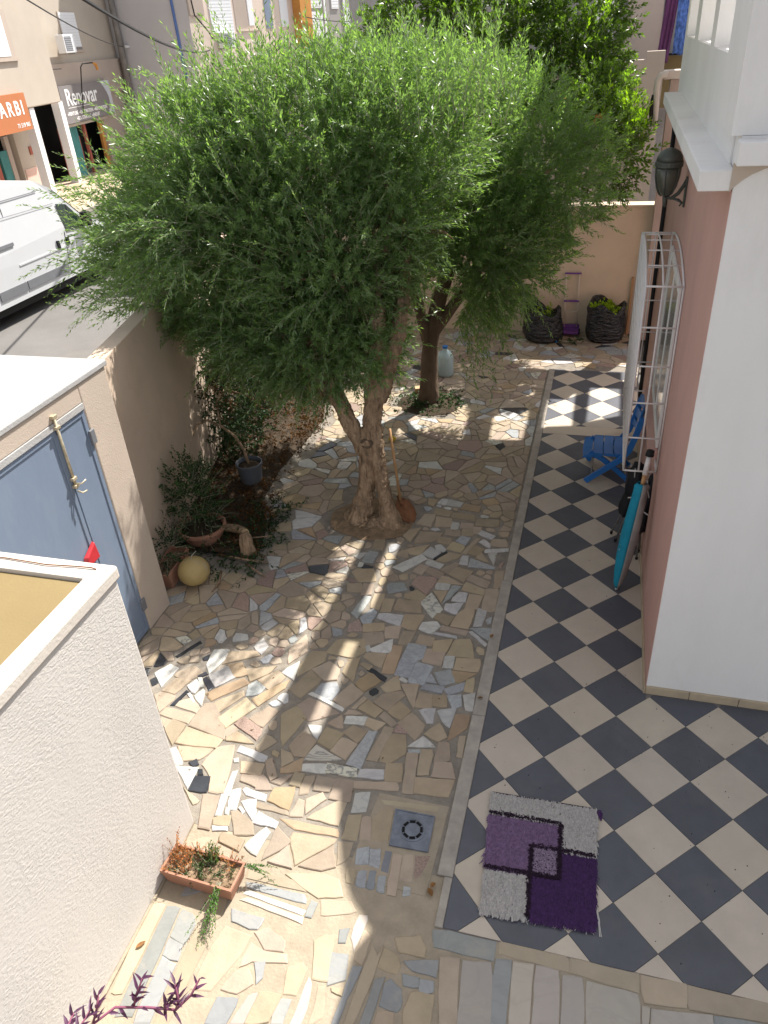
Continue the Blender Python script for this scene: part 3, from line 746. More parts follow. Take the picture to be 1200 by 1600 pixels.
def clip(poly, a, b, c):
    # keep a*x+b*y<=c
    out = []; n = len(poly)
    for i in range(n):
        p, q = poly[i], poly[(i+1) % n]
        dp = a*p[0]+b*p[1]-c; dq = a*q[0]+b*q[1]-c
        if dp <= 0: out.append(p)
        if (dp < 0 < dq) or (dq < 0 < dp):
            t = dp/(dp-dq); out.append((p[0]+(q[0]-p[0])*t, p[1]+(q[1]-p[1])*t))
    return out
def area(poly): return 0.5*abs(sum(poly[i-1][0]*poly[i][1]-poly[i][0]*poly[i-1][1] for i in range(len(poly))))
def filler(region, bbox, spacing, seed, gap=0.004, split=0.9, clips=None, tight=True):
    rnd = random.Random(seed)
    obst = []
    for k, l, p in digit:
        cx = sum(q[0] for q in p)/len(p); cy = sum(q[1] for q in p)/len(p)
        n = len(p)
        for i in range(n):
            q, r = p[i], p[(i+1) % n]
            L = math.hypot(r[0]-q[0], r[1]-q[1]); s = max(2, int(L/0.05))
            for t in range(s):
                x = q[0]+(r[0]-q[0])*t/s; y = q[1]+(r[1]-q[1])*t/s
                d = math.hypot(x-cx, y-cy) or 1
                kk = max(0.1, 1-0.014/d)
                obst.append((cx+(x-cx)*kk, cy+(y-cy)*kk))
        obst.append((cx, cy))
    OB.update(obst)
    seeds = []; grid = {}
    def near(x, y, r):
        gx, gy = int(x//0.2), int(y//0.2); k = int(r/0.2)+1
        for i in range(gx-k, gx+k+1):
            for j in range(gy-k, gy+k+1):
                for q in grid.get((i, j), ()):
                    if (q[0]-x)**2+(q[1]-y)**2 < r*r: yield q
    for o in obst: grid.setdefault((int(o[0]//0.2), int(o[1]//0.2)), []).append(o)
    dig_in = [p for k, l, p in digit]
    for q in NOFILL:
        dig_in.append(q)
        for a_ in range(12):
            for b_ in range(12):
                t, u = (a_+.5)/12, (b_+.5)/12
                x = (q[0][0]*(1-t)+q[1][0]*t)*(1-u)+(q[3][0]*(1-t)+q[2][0]*t)*u; y = (q[0][1]*(1-t)+q[1][1]*t)*(1-u)+(q[3][1]*(1-t)+q[2][1]*t)*u
                OB.add((x, y)); grid.setdefault((int(x//0.2), int(y//0.2)), []).append((x, y))
    for _ in range(26000):
        x = rnd.uniform(bbox[0], bbox[2]); y = rnd.uniform(bbox[1], bbox[3])
        if not region(x, y): continue
        r = spacing*rnd.choice((0.55, 0.8, 1.0, 1.0))
        if any((q[0]-x)**2+(q[1]-y)**2 < (0.045**2 if q in OB else r*r) for q in near(x, y, r)) : continue
        if any(abs(p[0][0]-x) < 0.8 and abs(p[0][1]-y) < 0.8 and inside(x, y, p) for p in dig_in): continue
        seeds.append((x, y)); grid.setdefault((int(x//0.2), int(y//0.2)), []).append((x, y))
    for _ in range(26000 if tight else 0):
        x = rnd.uniform(bbox[0], bbox[2]); y = rnd.uniform(bbox[1], bbox[3])
        if not region(x, y): continue
        nb = [(math.hypot(q[0]-x, q[1]-y), q in OB) for q in near(x, y, 0.16)]
        if not any(o and d < .15 for d, o in nb) or any(d < (.04 if o else .085) for d, o in nb): continue
        if any(abs(p[0][0]-x) < 0.8 and abs(p[0][1]-y) < 0.8 and inside(x, y, p) for p in dig_in): continue
        seeds.append((x, y)); grid.setdefault((int(x//0.2), int(y//0.2)), []).append((x, y))
    cells = []
    for s in seeds:
        poly = [(s[0]-.5, s[1]-.5), (s[0]+.5, s[1]-.5), (s[0]+.5, s[1]+.5), (s[0]-.5, s[1]+.5)]
        for q in near(s[0], s[1], 0.75):
            if q == s: continue
            a, b = q[0]-s[0], q[1]-s[1]
            L = math.hypot(a, b)
            c = (q[0]**2+q[1]**2-s[0]**2-s[1]**2)/2
            poly = clip(poly, a, b, c-L*gap)
            if len(poly) < 3: break
        if len(poly) < 3: continue
        for pl_ in (clips(*s) if clips else ()):
            poly = clip(poly, *pl_)
            if len(poly) < 3: break
        if len(poly) < 3: continue
        parts = [poly]
        if area(poly) > 0.022 and rnd.random() < split:
            cx = sum(p[0] for p in poly)/len(poly); cy = sum(p[1] for p in poly)/len(poly)
            def cut(pp, th, j):
                cx = sum(p[0] for p in pp)/len(pp); cy = sum(p[1] for p in pp)/len(pp)
                a, b = math.cos(th), math.sin(th); c = a*cx+b*cy+rnd.uniform(-j, j)
                return [q for q in (clip(pp, a, b, c-gap), clip(pp, -a, -b, -c-gap)) if len(q) >= 3]
            th = rnd.uniform(0, math.pi)
            parts = cut(poly, th, .025)
            if area(poly) > 0.05: parts = [r_ for q in parts for r_ in (cut(q, th+math.pi/2+rnd.uniform(-.5, .5), .03) if rnd.random() < .6 else [q])]
        for p in parts:
            # weld short edges
            w = []
            for q in p:
                if not w or math.hypot(q[0]-w[-1][0], q[1]-w[-1][1]) > 0.018: w.append(q)
            if len(w) > 2 and math.hypot(w[0][0]-w[-1][0], w[0][1]-w[-1][1]) <= 0.018: w.pop()
            if len(w) >= 3 and area(w) > (0.0019 if tight else 0.007) and all(region(q[0]*.96+s[0]*.04, q[1]*.96+s[1]*.04) for q in w): cells.append(w)
    return cells
OB = set()
NOFILL = [[(-1.485, -.98), (-1.02, -.985), (-1.05, -1.60), (-1.535, -1.585)], [(-1.53, -1.57), (-1.0, -1.58), (-.96, -1.80), (-1.08, -1.92), (-1.40, -1.80)]]
def stone_tint(k, rnd):
    v = rnd.uniform(0.82, 1.14)
    if k in ('sand',): return (v, v*rnd.uniform(.965, 1.005), v*rnd.uniform(.88, 1.06))
    return (v, v*rnd.uniform(.98, 1.02), v*rnd.uniform(.95, 1.05))
def rough(p, rnd):
    # broken edges: extra points along long sides, knocked in and out, and now and then a chipped corner
    out = []; n = len(p)
    for i in range(n):
        a, b = p[i], p[(i+1) % n]; L = math.hypot(b[0]-a[0], b[1]-a[1]); nx, ny = -(b[1]-a[1])/(L+1e-9), (b[0]-a[0])/(L+1e-9)
        if rnd.random() < .3 and L > .06: out.append((a[0]+(b[0]-a[0])*.012/L, a[1]+(b[1]-a[1])*.012/L))
        else: out.append(a)
        k = 0 if L < .05 else 1 if L < .12 else 2 if L < .22 else 3
        for j in range(1, k+1):
            t = (j+rnd.uniform(-.25, .25))/(k+1); d = rnd.uniform(-.0045, .0035)
            out.append((a[0]+(b[0]-a[0])*t+nx*d, a[1]+(b[1]-a[1])*t+ny*d))
    return out
def lay(pieces, parent, z1, ch, limit, seed):
    rnd = random.Random(seed)
    pieces = [(k, rough(p, rnd)) for k, p in pieces]
    cx, cy = -0.37, -3.98
    def key(e):
        p = e[1]; x = sum(q[0] for q in p)/len(p); y = sum(q[1] for q in p)/len(p)
        return -area(p)/((x-cx)**2+(y-cy)**2+18)**1.5
    vis = sorted(pieces, key=key)
    for k, p in vis[:limit]:
        m = MB(); m.prism(p, -0.012, z1+rnd.uniform(-0.0022, 0.0028), ch)
        m.build('stone', MS[k], parent, tint=stone_tint(k, rnd))
    rest = {}
    for k, p in vis[limit:]:
        m = MB(); m.prism(p, -0.012, z1+rnd.uniform(-0.0022, 0.0028), ch); rest.setdefault(k, []).append((m, stone_tint(k, rnd)))
    if rest:
        big = MB(); cols = []; mats = []; fm = []
        for k, lst in rest.items():
            mats.append(MS[k])
            for m, t in lst:
                nf = len(m.f); big.add(m.v, m.f); cols += [t]*len(m.v); fm += [len(mats)-1]*nf
        me = big.mesh('far_stones')
        for q in mats: me.materials.append(q)
        me.polygons.foreach_set('material_index', fm); set_tint(me, np.array(cols))
        o = link('far_stones', me, parent); o['kind'] = 'stuff'

m = MB(); m.add([(-6.5,-1.46,0),(-1.0,-1.46,0),(-1.0,8.0,0),(-6.5,8.0,0)], [[0,1,2,3]])
m.add([(-1.0,6.4,0),(0.25,6.4,0),(0.25,8.0,0),(-1.0,8.0,0)], [[0,1,2,3]])
court = struct(m.build('courtyard_paving', M_mortar), 'crazy paving of sandstone and marble offcuts in grey mortar', 'paving')
m = MB(); m.add([(-2.7,-3.6,-0.002),(2.8,-3.6,-0.002),(2.8,-1.755,-0.002),(-0.955,-1.755,-0.002),(-0.955,-1.46,-0.002),(-2.7,-1.46,-0.002)], [[0,1,2,3,4,5]])
land = struct(m.build('landing_paving', M_mortar2), 'washed marble strips and slabs set in pale mortar at the foot of the steps', 'paving')

pc = [(k, p) for k, l, p in digit if l == 0]
rndk = random.Random(5)
def rk():
    u = rndk.random()
    return ('sand' if u < .68 else 'tan' if u < .72 else 'white' if u < .79 else 'grey' if u < .90 else 'veined' if u < .93 else 'slate' if u < .955 else 'rose')
pc += [(rk(), p) for p in filler(in_court, (-6, -1.55, 0.3, 8.05), 0.30, 3, clips=court_clips)]
lay(pc, court, 0.009, 0.004, 298, 21)
pl = [('plank' if k == 'white' and p[0][1] < -1.9 else 'palegrey' if k == 'grey' and p[0][1] < -1.7 else 'cream' if k == 'tan' else k, p) for k, l, p in digit if l == 1]
pl += [(rndk.choice(('cream', 'cream', 'plank', 'cream', 'palegrey')), p) for p in filler(in_land, (-2.6, -3.3, 2.4, -1.46), 0.30, 9, 0.008, 0.8, tight=False)]
MB().prism([(-1.485, -.98), (-1.018, -.985), (-1.04, -1.60), (-1.535, -1.585)], -.006, .0022, .002).build('drain_surround', M_mortar2, land)
lay(pl, land, 0.004, 0.003, 298, 22)

# soil of the planting bed and the two tree basins
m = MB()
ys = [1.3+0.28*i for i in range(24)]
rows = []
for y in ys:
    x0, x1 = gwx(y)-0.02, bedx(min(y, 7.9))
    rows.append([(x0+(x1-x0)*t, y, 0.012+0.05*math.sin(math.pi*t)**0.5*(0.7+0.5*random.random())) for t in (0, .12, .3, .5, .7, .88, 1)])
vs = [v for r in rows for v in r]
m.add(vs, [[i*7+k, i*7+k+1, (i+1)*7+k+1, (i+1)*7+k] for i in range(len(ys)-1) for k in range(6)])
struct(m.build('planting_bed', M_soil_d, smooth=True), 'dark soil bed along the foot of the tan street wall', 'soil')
for nm, cx, cy, rx, ry, M, lb in (('tree_basin', -2.42, 2.20, .44, .40, M_soil, 'brown soil ring round the foot of the gnarled split olive trunk'),
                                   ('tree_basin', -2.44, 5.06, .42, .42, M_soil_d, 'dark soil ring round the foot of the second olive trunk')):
    m = MB(); n = 30; rings = [(0, .06), (.35, .05), (.7, .028), (1.0, 0.006)]
    vs = []
    for fr, z in rings:
        for k in range(n):
            a = 2*math.pi*k/n; j = 1+0.05*math.sin(3*a+cx)+0.03*math.sin(7*a)
            vs.append((cx+rx*fr*j*math.cos(a), cy+ry*fr*j*math.sin(a), z+random.uniform(-.006, .006)*(fr > 0)))
    m.add(vs, [[i*n+k, i*n+(k+1) % n, (i+1)*n+(k+1) % n, (i+1)*n+k] for i in range(3) for k in range(n)])
    struct(m.build(nm, M, smooth=True), lb, 'soil')

# ------------------------------------------------------------------ chequered terrace
m = MB(); m.add([(-0.92,-1.76,0.001),(2.6,-1.76,0.001),(2.6,0.28,0.001),(0.22,0.28,0.001),(0.22,6.4,0.001),(-0.92,6.4,0.001)], [[0,1,2,3,4,5]])
terr = struct(m.build('terrace_floor', M_joint), 'chequered terrace of cream and charcoal tiles laid diagonally', 'floor')
S = 0.33; q2 = math.sqrt(0.5)
tile_mesh = {}
def tile_poly(i, j, g=0.0016):
    c = [(i+g/S, j+g/S), (i+1-g/S, j+g/S), (i+1-g/S, j+1-g/S), (i+g/S, j+1-g/S)]
    return [((a+b)*q2*S, (b-a)*q2*S) for a, b in c]
regs = [(-0.905, -1.755, 2.55, 4.36), (-0.905, 4.60, 0.205, 6.38)]
tl = []
for (x0, y0, x1, y1) in regs:
    for i in range(-24, 14):
        for j in range(-14, 26):
            p = tile_poly(i, j)
            if max(v[0] for v in p) < x0 or min(v[0] for v in p) > x1 or max(v[1] for v in p) < y0 or min(v[1] for v in p) > y1: continue
            p = clip(p, -1, 0, -x0); p = clip(p, 1, 0, x1) if p else p
            p = clip(p, 0, -1, -y0) if p else p; p = clip(p, 0, 1, y1) if p else p
            if len(p) < 3: continue
            out = [p]
            if max(v[0] for v in p) > .205 and max(v[1] for v in p) > .255:
                r_ = clip(p, -1, 0, -.205)
                out = [clip(p, 1, 0, .205), clip(r_, 0, 1, .255) if len(r_) > 2 else []]
            for p in out:
                if len(p) >= 3 and area(p) > 0.0008: tl.append((i, j, p))
merged = {}
for i, j, p in tl: merged.setdefault((i, j), []).append(p)
rt = random.Random(2)
tl2 = []
for (i, j), ps in merged.items():
    for p in ps: tl2.append((i, j, p))
tl2.sort(key=lambda e: (sum(v[0] for v in e[2])/len(e[2])+.37)**2 + (sum(v[1] for v in e[2])/len(e[2])+3.98)**2)
extra = MB()
for n, (i, j, p) in enumerate(tl2):
    dark = (i+j) % 2 == 1
    mm = MB(); mm.prism(p, -0.01, 0.006+rt.uniform(-.0004, .0005), 0.0012)
    v = rt.uniform(.94, 1.06)
    mm.build('tile', M_tile_d if dark else M_tile_c, terr, tint=(v, v, v*rt.uniform(.98, 1.03)))
m = MB(); m.box(-0.905, 4.363, -0.01, 0.2, 4.597, 0.0062)
m.build('border_band', M_tile_c, terr, bevel=0.0015, tint=(1.02, 1, .97))
# kerb strip between terrace and courtyard
kb = MB(); ky = [-1.46, -0.2, 1.4, 3.1, 4.7, 6.39]
ks = struct(MB().add([(-1.005,-1.46,0.002),(-0.906,-1.46,0.002),(-0.906,6.4,0.002),(-1.005,6.4,0.002)], [[0,1,2,3]]).build('kerb_strip', M_mortar), 'narrow concrete strip between the chequered terrace and the crazy paving', 'kerb')
for a, b in zip(ky, ky[1:]):
    MB().box(-1.0+0.012*(a > 1), a+.002, -0.01, -0.908, b-.002, 0.016).build('strip_piece', M_kerb, ks, bevel=0.004)
MB().box(-0.955, -1.76, -0.01, -0.908, -1.462, 0.014).build('strip_piece', M_kerb, ks, bevel=0.004)

# ------------------------------------------------------------------ the house on the right
house = thing('house', 'white and pink house with blue-white ledge and grilled window on the right', 'house', (0.2, 0.28, 0))
MB().box(0.203, 0.28, 0.0, 7.0, 0.48, 3.70).build('wall', M_white, house, label='white wall facing the steps')
MB().box(0.20, 0.484, 0.0, 0.40, 4.75, 3.455).build('wall', M_pink, house, label='pink wall along the terrace')
MB().box(0.2, 0.2825, 0.0, 0.2028, 0.484, 3.455).build('corner_strip', M_pink, house)
MB().box(6.8, 0.48, 0, 7.0, 4.55, 3.4).build('rear_wall', M_white, house)
MB().box(0.402, 4.55, 0, 7.0, 4.748, 3.4).build('rear_wall', M_pink, house)
# skirting of individual tiles
sx = [0.2, 0.5, 0.83, 1.16, 1.49, 1.82, 2.15, 2.5]
for a, b in zip(sx, sx[1:]):
    MB().box(a+.002, 0.262, 0.004, b-.002, 0.2795, 0.074).build('skirting_tile', M_skirt, house, bevel=0.003)
sy = [0.262+0.33*i for i in range(14)]
for a, b in zip(sy, sy[1:]):
    MB().box(0.186, a+.002, 0.004, 0.1995, b-.002, 0.060).build('skirting_tile', M_skirt, house, bevel=0.002)
# ledges and upper floor
MB().box(0.04, 0.28, 3.456, 0.1975, 4.72, 3.552).build('ledge', M_white, house, bevel=0.006)
MB().box(0.185, 0.16, 3.585, 7.0, 0.279, 3.69).build('ledge', M_white, house, bevel=0.006)
MB().box(0.42, 0.49, 3.402, 6.99, 4.748, 3.54).build('floor_slab', M_white, house)
MB().box(0.19, 0.482, 3.456, 0.42, 4.95, 4.0).build('parapet', M_white, house, bevel=0.004)
MB().box(0.155, 0.2815, 3.702, 0.42, 0.95, 4.45).build('corner_wall', M_white, house)
MB().box(0.421, 0.2815, 3.702, 7.0, 0.48, 4.45).build('upper_wall', M_white, house)
MB().box(0.192, 2.15, 4.0, 0.42, 2.43, 4.60).build('pier', M_white, house)
for a, b in ((3.55, 3.93), (4.95, 5.2)):
    MB().box(0.192, a, 3.45 if b > 5 else 4.0, 0.42, b, 4.66).build('pier', M_white, house)
MB().box(0.18, 2.15, 4.601, 0.43, 3.549, 4.67).build('rail', M_white, house)
for x, y in ((1.55, 3.0), (1.6, 8.7), (1.6, 6.6), (1.2, 4.4)): MB().box(x, y, 0 if y > 5 else 3.54, x+.25, y+.25, 4.66).build('post', M_white, house)
sp_ = MB(); arc = [(.186, 3.584), (.186, 3.452), (.205, 3.475), (.235, 3.503), (.275, 3.53), (.33, 3.555), (.40, 3.573), (.5, 3.584)]
sp_.add([(x, .2745, z) for x, z in arc]+[(x, .2795, z) for x, z in arc], [list(range(8)), [15-i for i in range(8)]]+[[(i+1) % 8, i, 8+i, 8+(i+1) % 8] for i in range(8)])
sp_.build('arch_band', M_beige, house)
# unseen slab and strips added to shade the yard; plan given where their shade meets the ground, carried up to roof height
HR = 4.75; ox, oy = 0.34*HR, 0.66*HR
def shade_piece(poly, name='shade_slab'):
    MB().prism([(x+ox, y+oy) for x, y in poly], HR-0.06, HR).build(name, M_white, house)
shade_piece([(-2.44,-1.05),(-2.165,-1.05),(-2.165,3.62),(-2.40,3.52)], 'shade_beam')
for i, (a, b) in enumerate(((-1.05,-.64), (.36,.72), (1.8,2.5), (3.28,3.9))):
    shade_piece([(-2.162,a),(-2.053,a),(-2.053,b),(-2.162,b)], 'shade_strut')
shade_piece([(-2.05,-1.05),(-1.75,-1.04),(-1.69,-1.25),(-1.6,-1.48),(-1.47,-1.7),(-1.3,-1.86),(-1.153,-2.0),(-1.153,4.1),(-2.05,3.98)])
shade_piece([(-1.15,-2.0),(-0.97,-2.25),(-0.90,-2.6),(-0.90,-1.82),(-1.15,-1.82)])
shade_piece([(-1.15,2.2),(-0.90,2.2),(-0.90,4.5),(-1.15,4.12)])
shade_piece([(-0.897,-2.6),(-0.7,-3.3),(.25,-3.3),(.25,4.99),(-0.02,4.93),(-.43,4.69),(-.57,4.57),(-0.897,4.5)])
shade_piece([(-1.83,4.0),(-1.53,4.0),(-1.66,6.0),(-1.96,6.0)], 'shade_bar')
shade_piece([(-1.13,4.13),(-0.95,4.40),(-0.95,6.0),(-1.13,6.0)], 'shade_bar')
shade_piece([(-0.58,4.57),(-0.43,4.7),(-0.42,6.0),(-0.59,6.0)], 'shade_bar')
shade_piece([(-0.02,4.935),(.25,4.995),(.25,6.0),(-0.02,6.0)], 'shade_bar')
shade_piece([(-2.0,5.78),(-0.02,5.78),(-0.02,6.32),(-2.0,6.32)], 'shade_bar')
# arched window, shutter and grille on the pink wall
gy0, gy1, gz0, gz1 = 1.73, 3.36, 1.045, 2.56
def arch(y):
    t = (y-gy0)/(gy1-gy0); return gz1+0.095*(1-(2*t-1)**2)
fr = MB()
wy0, wy1, wz0, wz1 = 1.93, 3.16, 1.16, 2.5
fr.box(0.178, wy0, wz0, 0.1985, wy0+.07, wz1); fr.box(0.178, wy1-.07, wz0, 0.1985, wy1, wz1)
fr.box(0.178, wy0+.07, wz0, 0.1985, wy1-.07, wz0+.07); fr.box(0.178, wy0+.07, wz1-.07, 0.1985, wy1-.07, wz1)
fr.box(0.18, 2.52, wz0+.07, 0.198, 2.57, wz1-.07)
win = fr.build('window', M_white, house, bevel=0.004)
for a, b in ((wy0+.07, 2.52), (2.57, wy1-.07)):
    MB().box(0.186, a, wz0+.07, 0.192, b, wz1-.07).build('pane', mat('curtained_glass', (0.33, 0.32, 0.30), 0.15, 0.1, 3, spec=0.6), win)
MB().box(0.12, 1.88, 1.09, 0.1985, 3.2, 1.155).build('window_sill', M_pink, house, bevel=0.004)
xo, xi = -0.066, 0.19
g = MB()
g.tube([(xo, gy0, gz0), (xo, gy0, gz1)], 0.009, 6); g.tube([(xi, gy0, gz0), (xi, gy0, gz1)], 0.008, 6)
g.tube([(xo, gy1, gz0), (xo, gy1, gz1)], 0.009, 6); g.tube([(xi, gy1, gz0), (xi, gy1, gz1)], 0.008, 6)
ay = [gy0+(gy1-gy0)*t/14 for t in range(15)]
for x in (xo, xi): g.tube([(x, y, arch(y)) for y in ay], 0.009, 6)
for y in (gy0, gy1): g.tube([(xo, y, gz0), (xi, y, gz0)], 0.008, 6); g.tube([(xo, y, gz1), (xi, y, gz1)], 0.008, 6)
for x in (xo, xi): g.tube([(x, gy0, gz0), (x, gy1, gz0)], 0.008, 6)
grille = g.build('window_grille', M_ironwhite, house, smooth=True, label='white box grille of thin bars over the window')
xm = (xo+xi)/2-.01
def bar(pts, r=0.006): MB().tube(pts, r, 5).build('bar', M_ironwhite, grille, smooth=True)
bar([(xm, gy0, gz0), (xm, gy0, gz1)], 0.008); bar([(xm, gy1, gz0), (xm, gy1, gz1)])
bar([(xm, y, arch(y)) for y in ay], 0.008)
for k in range(1, 5):
    z = gz0+(gz1-gz0)*k/5
    bar([(xo, gy0, z), (xi, gy0, z)], 0.007); bar([(xo, gy1, z), (xi, gy1, z)])
for k in range(0, 10): bar([(xo, gy0, gz0+(gz1-gz0)*k/10+.076), (xo, gy1, gz0+(gz1-gz0)*k/10+.076)], 0.005)
for k in range(1, 5):
    y = gy0+(gy1-gy0)*k/5; bar([(xo, y, arch(y)), (xi, y, arch(y))])
for k in range(1, 14):
    y = gy0+(gy1-gy0)*k/14; bar([(xo, y, gz0), (xo, y, arch(y))], 0.005)
# things on the far end of the wall
MB().tube([(0.172, 4.66, 3.44), (0.172, 4.66, 0.3), (0.13, 4.66, 0.2)], 0.022, 10).build('dark_gap', M_black, house, smooth=True)  # black tube stands in for the shaded gap at the wall end
MB().box(0.24, 7.72, 0.0, 0.52, 7.945, 3.46).build('pillar', mat('brown_grey_render', (0.42, 0.33, 0.29), .92, .06, 2, .2, 60), house, bevel=0.006)
MB().box(0.15, 7.70, 3.462, 0.53, 7.95, 3.56).build('pillar_cap', M_coping, house, bevel=0.008)
MB().tube([(0.2, 7.66, 3.52), (0.12, 7.66, 3.52), (0.085, 7.66, 3.46), (0.08, 7.66, 3.36), (0.1, 7.66, 3.1), (0.12, 7.66, 2.9)], [.04,.04,.042,.042,.036,.022], 10).build('spout_pipe', M_coping, house, smooth=True)
MB().tube([(0.05, 7.66, 3.3), (0.04, 7.66, 3.15), (0.06, 7.66, 2.95)], [.02,.035,.012], 8).build('vent_cowl', M_black, house, smooth=True)

# wall lamp
lamp = thing('wall_lamp', 'dark weathered lantern on a curled bracket high on the pink wall', 'wall lamp', (0.198, 2.73, 3.02))
lx = 0.045
pf = [(0.028, 2.985), (0.05, 3.0), (0.075, 3.05), (0.092, 3.13), (0.096, 3.195)]
MB().lathe([(r, z) for r, z in pf], (lx, 2.73, 0), 16).build('lantern_body', mat('smoked_lamp_glass', (0.07, 0.075, 0.06), .25, .2, 8, spec=.6), lamp, smooth=True)
MB().lathe([(0.1, 3.197), (0.105, 3.2), (0.105, 3.235), (0.1, 3.238)], (lx, 2.73, 0), 20).build('rim', M_lampdark, lamp, smooth=False)
MB().lathe([(0.1, 3.2385), (0.093, 3.27), (0.07, 3.305), (0.035, 3.325), (0.004, 3.332)], (lx, 2.73, 0), 20).build('cap', M_lampdark, lamp, smooth=True)
for k in range(6):
    a = 2*math.pi*k/6+.3
    MB().tube([(lx+(r+.004)*math.cos(a), 2.73+(r+.004)*math.sin(a), z) for r, z in pf], 0.005, 5).build('rib', M_lampdark, lamp)
MB().tube([(lx, 2.73, 2.99), (lx, 2.73, 2.93), (lx+.01, 2.73, 2.9)], [.02, .014, .008], 8).build('finial', M_lampdark, lamp, smooth=True)
MB().tube([(lx+.01, 2.73, 2.975), (0.09, 2.73, 2.965), (0.14, 2.73, 3.0), (0.175, 2.73, 3.06), (0.195, 2.73, 3.1)], [.012, .013, .014, .014, .016], 8).build('bracket', M_lampdark, lamp, smooth=True)
MB().tube([(0.1, 2.73, 2.965), (0.15, 2.73, 2.95), (0.175, 2.73, 2.93), (0.16, 2.73, 2.905)], [.01, .012, .01, .006], 6).build('scroll', M_lampdark, lamp, smooth=True)
MB().box(0.184, 2.70, 2.90, 0.198, 2.76, 3.12).build('back_plate', M_lampdark, lamp, bevel=0.004)

# ------------------------------------------------------------------ white stucco block in the left foreground
blk = thing('stucco_wall', 'cream stucco block with pale coping and ochre panel on top, left foreground', 'wall', (-2.62, -1.45, 0))
MB().box(-6.0, -4.6, 0.0, -2.60, -1.45, 1.985).build('wall', M_stucco, blk, bevel=0.012)
cp = MB()
cp.prism([(-2.585,-1.435),(-2.585,-4.6),(-2.70,-4.6),(-2.70,-1.565),(-6.0,-1.565),(-6.0,-1.435)], 1.985, 2.06)
cp.build('coping', M_coping, blk, bevel=0.012)
MB().box(-6.0, -4.6, 1.985, -2.7015, -1.5665, 2.035).build('top_panel', M_ochre, blk)
MB().tube([(-3.6,-1.50,2.066),(-3.2,-1.492,2.066),(-2.95,-1.505,2.067),(-2.78,-1.49,2.067),(-2.70,-1.487,2.068),(-2.67,-1.49,2.064)], 0.0035, 5).build('wire', M_rust, blk)
MB().tube([(-2.625,-2.33,2.075),(-2.612,-2.38,2.078),(-2.605,-2.46,2.078)], [.02,.026,.026], 8).build('conduit_end', M_coping, blk, smooth=True)
fl = MB(); fl.prism([(-2.599,-1.45),(-2.599,-4.4),(-2.555,-4.4),(-2.585,-1.9),(-2.597,-1.45)], 0.0, 0.012)
fl.build('foot_fillet', M_mortar2, blk)

# ------------------------------------------------------------------ gate house with blue steel gate
gate = thing('gate_house', 'beige flat-roofed gate house with blue-grey steel double door', 'gate house', (-4.4, 0.0, 0))
GX = -3.86
MB().box(-4.83, 0.19, 0, GX, 0.535, 2.27).build('wall', M_beige, gate, bevel=0.01, label='beige pier right of the steel door')
MB().box(-4.83, -3.0, 2.135, GX, 0.1885, 2.27).build('lintel', M_beige, gate, bevel=0.006)
MB().box(-4.86, -3.05, 2.2715, GX+.012, 0.56, 2.315).build('roof', M_roofwhite, gate, bevel=0.008)
MB().box(-4.84, -3.0, 0, -4.74, 0.18, 2.13).build('rear_wall', M_beige, gate)
MB().box(GX-0.05, -3.0, 2.085, GX+0.006, 0.1885, 2.1335).build('door_head', M_roofwhite, gate, bevel=0.003)
for y0, y1 in ((-0.135, 0.184), (-1.25, -0.147)):
    d = MB().box(GX-0.045, y0, 0.02, GX-0.012, y1, 2.08).build('door', M_door, gate, bevel=0.002)
    rim = MB()
    for a, b, c, e in ((y0, y0+.035, .02, 2.08), (y1-.035, y1, .02, 2.08)):
        rim.box(GX-0.0118, a, c, GX-0.004, b, e)
    rim.box(GX-0.0118, y0+.0352, 2.045, GX-0.004, y1-.0352, 2.08); rim.box(GX-0.0118, y0+.0352, .02, GX-0.004, y1-.0352, .07)
    rim.build('door_edge', M_door, d, bevel=0.002)
for z in (0.28, 1.86):
    MB().box(GX-0.004, 0.16, z-.05, GX+.016, 0.212, z+.06).build('hinge', M_vangrey, gate, bevel=0.004)
bolt = MB().tube([(GX+.012, -0.142, 1.62), (GX+.012, -0.142, 2.19)], 0.011, 8).build('bolt_rod', M_brass, gate, smooth=True)
for z in (2.18, 2.1, 1.7, 1.64):
    MB().box(GX-.003, -0.165, z-.012, GX+.028, -0.12, z+.012).build('bolt_clip', M_brass, bolt, bevel=0.003)
MB().tube([(GX+.014, -0.142, 1.66), (GX+.05, -0.12, 1.65), (GX+.07, -0.09, 1.67)], .006, 6).build('bolt_hook', M_brass, bolt, smooth=True)
MB().tube([(GX+.014, -0.142, 1.6), (GX+.045, -0.13, 1.58), (GX+.06, -0.1, 1.585)], .006, 6).build('bolt_hook', M_brass, bolt, smooth=True)
lk = MB(); lk.add([(GX-.003,-.30,1.02),(GX+.03,-.29,1.02),(GX+.035,-.15,1.03),(GX-.003,-.14,1.03),(GX-.003,-.29,1.10),(GX+.03,-.27,1.10),(GX+.03,-.16,1.165),(GX-.003,-.15,1.17)],
    [[3,2,1,0],[4,5,6,7],[0,1,5,4],[1,2,6,5],[2,3,7,6],[3,0,4,7]])
lk.build('lock_cover', M_red, gate, bevel=0.008, label='red plastic wrapped over the lock')

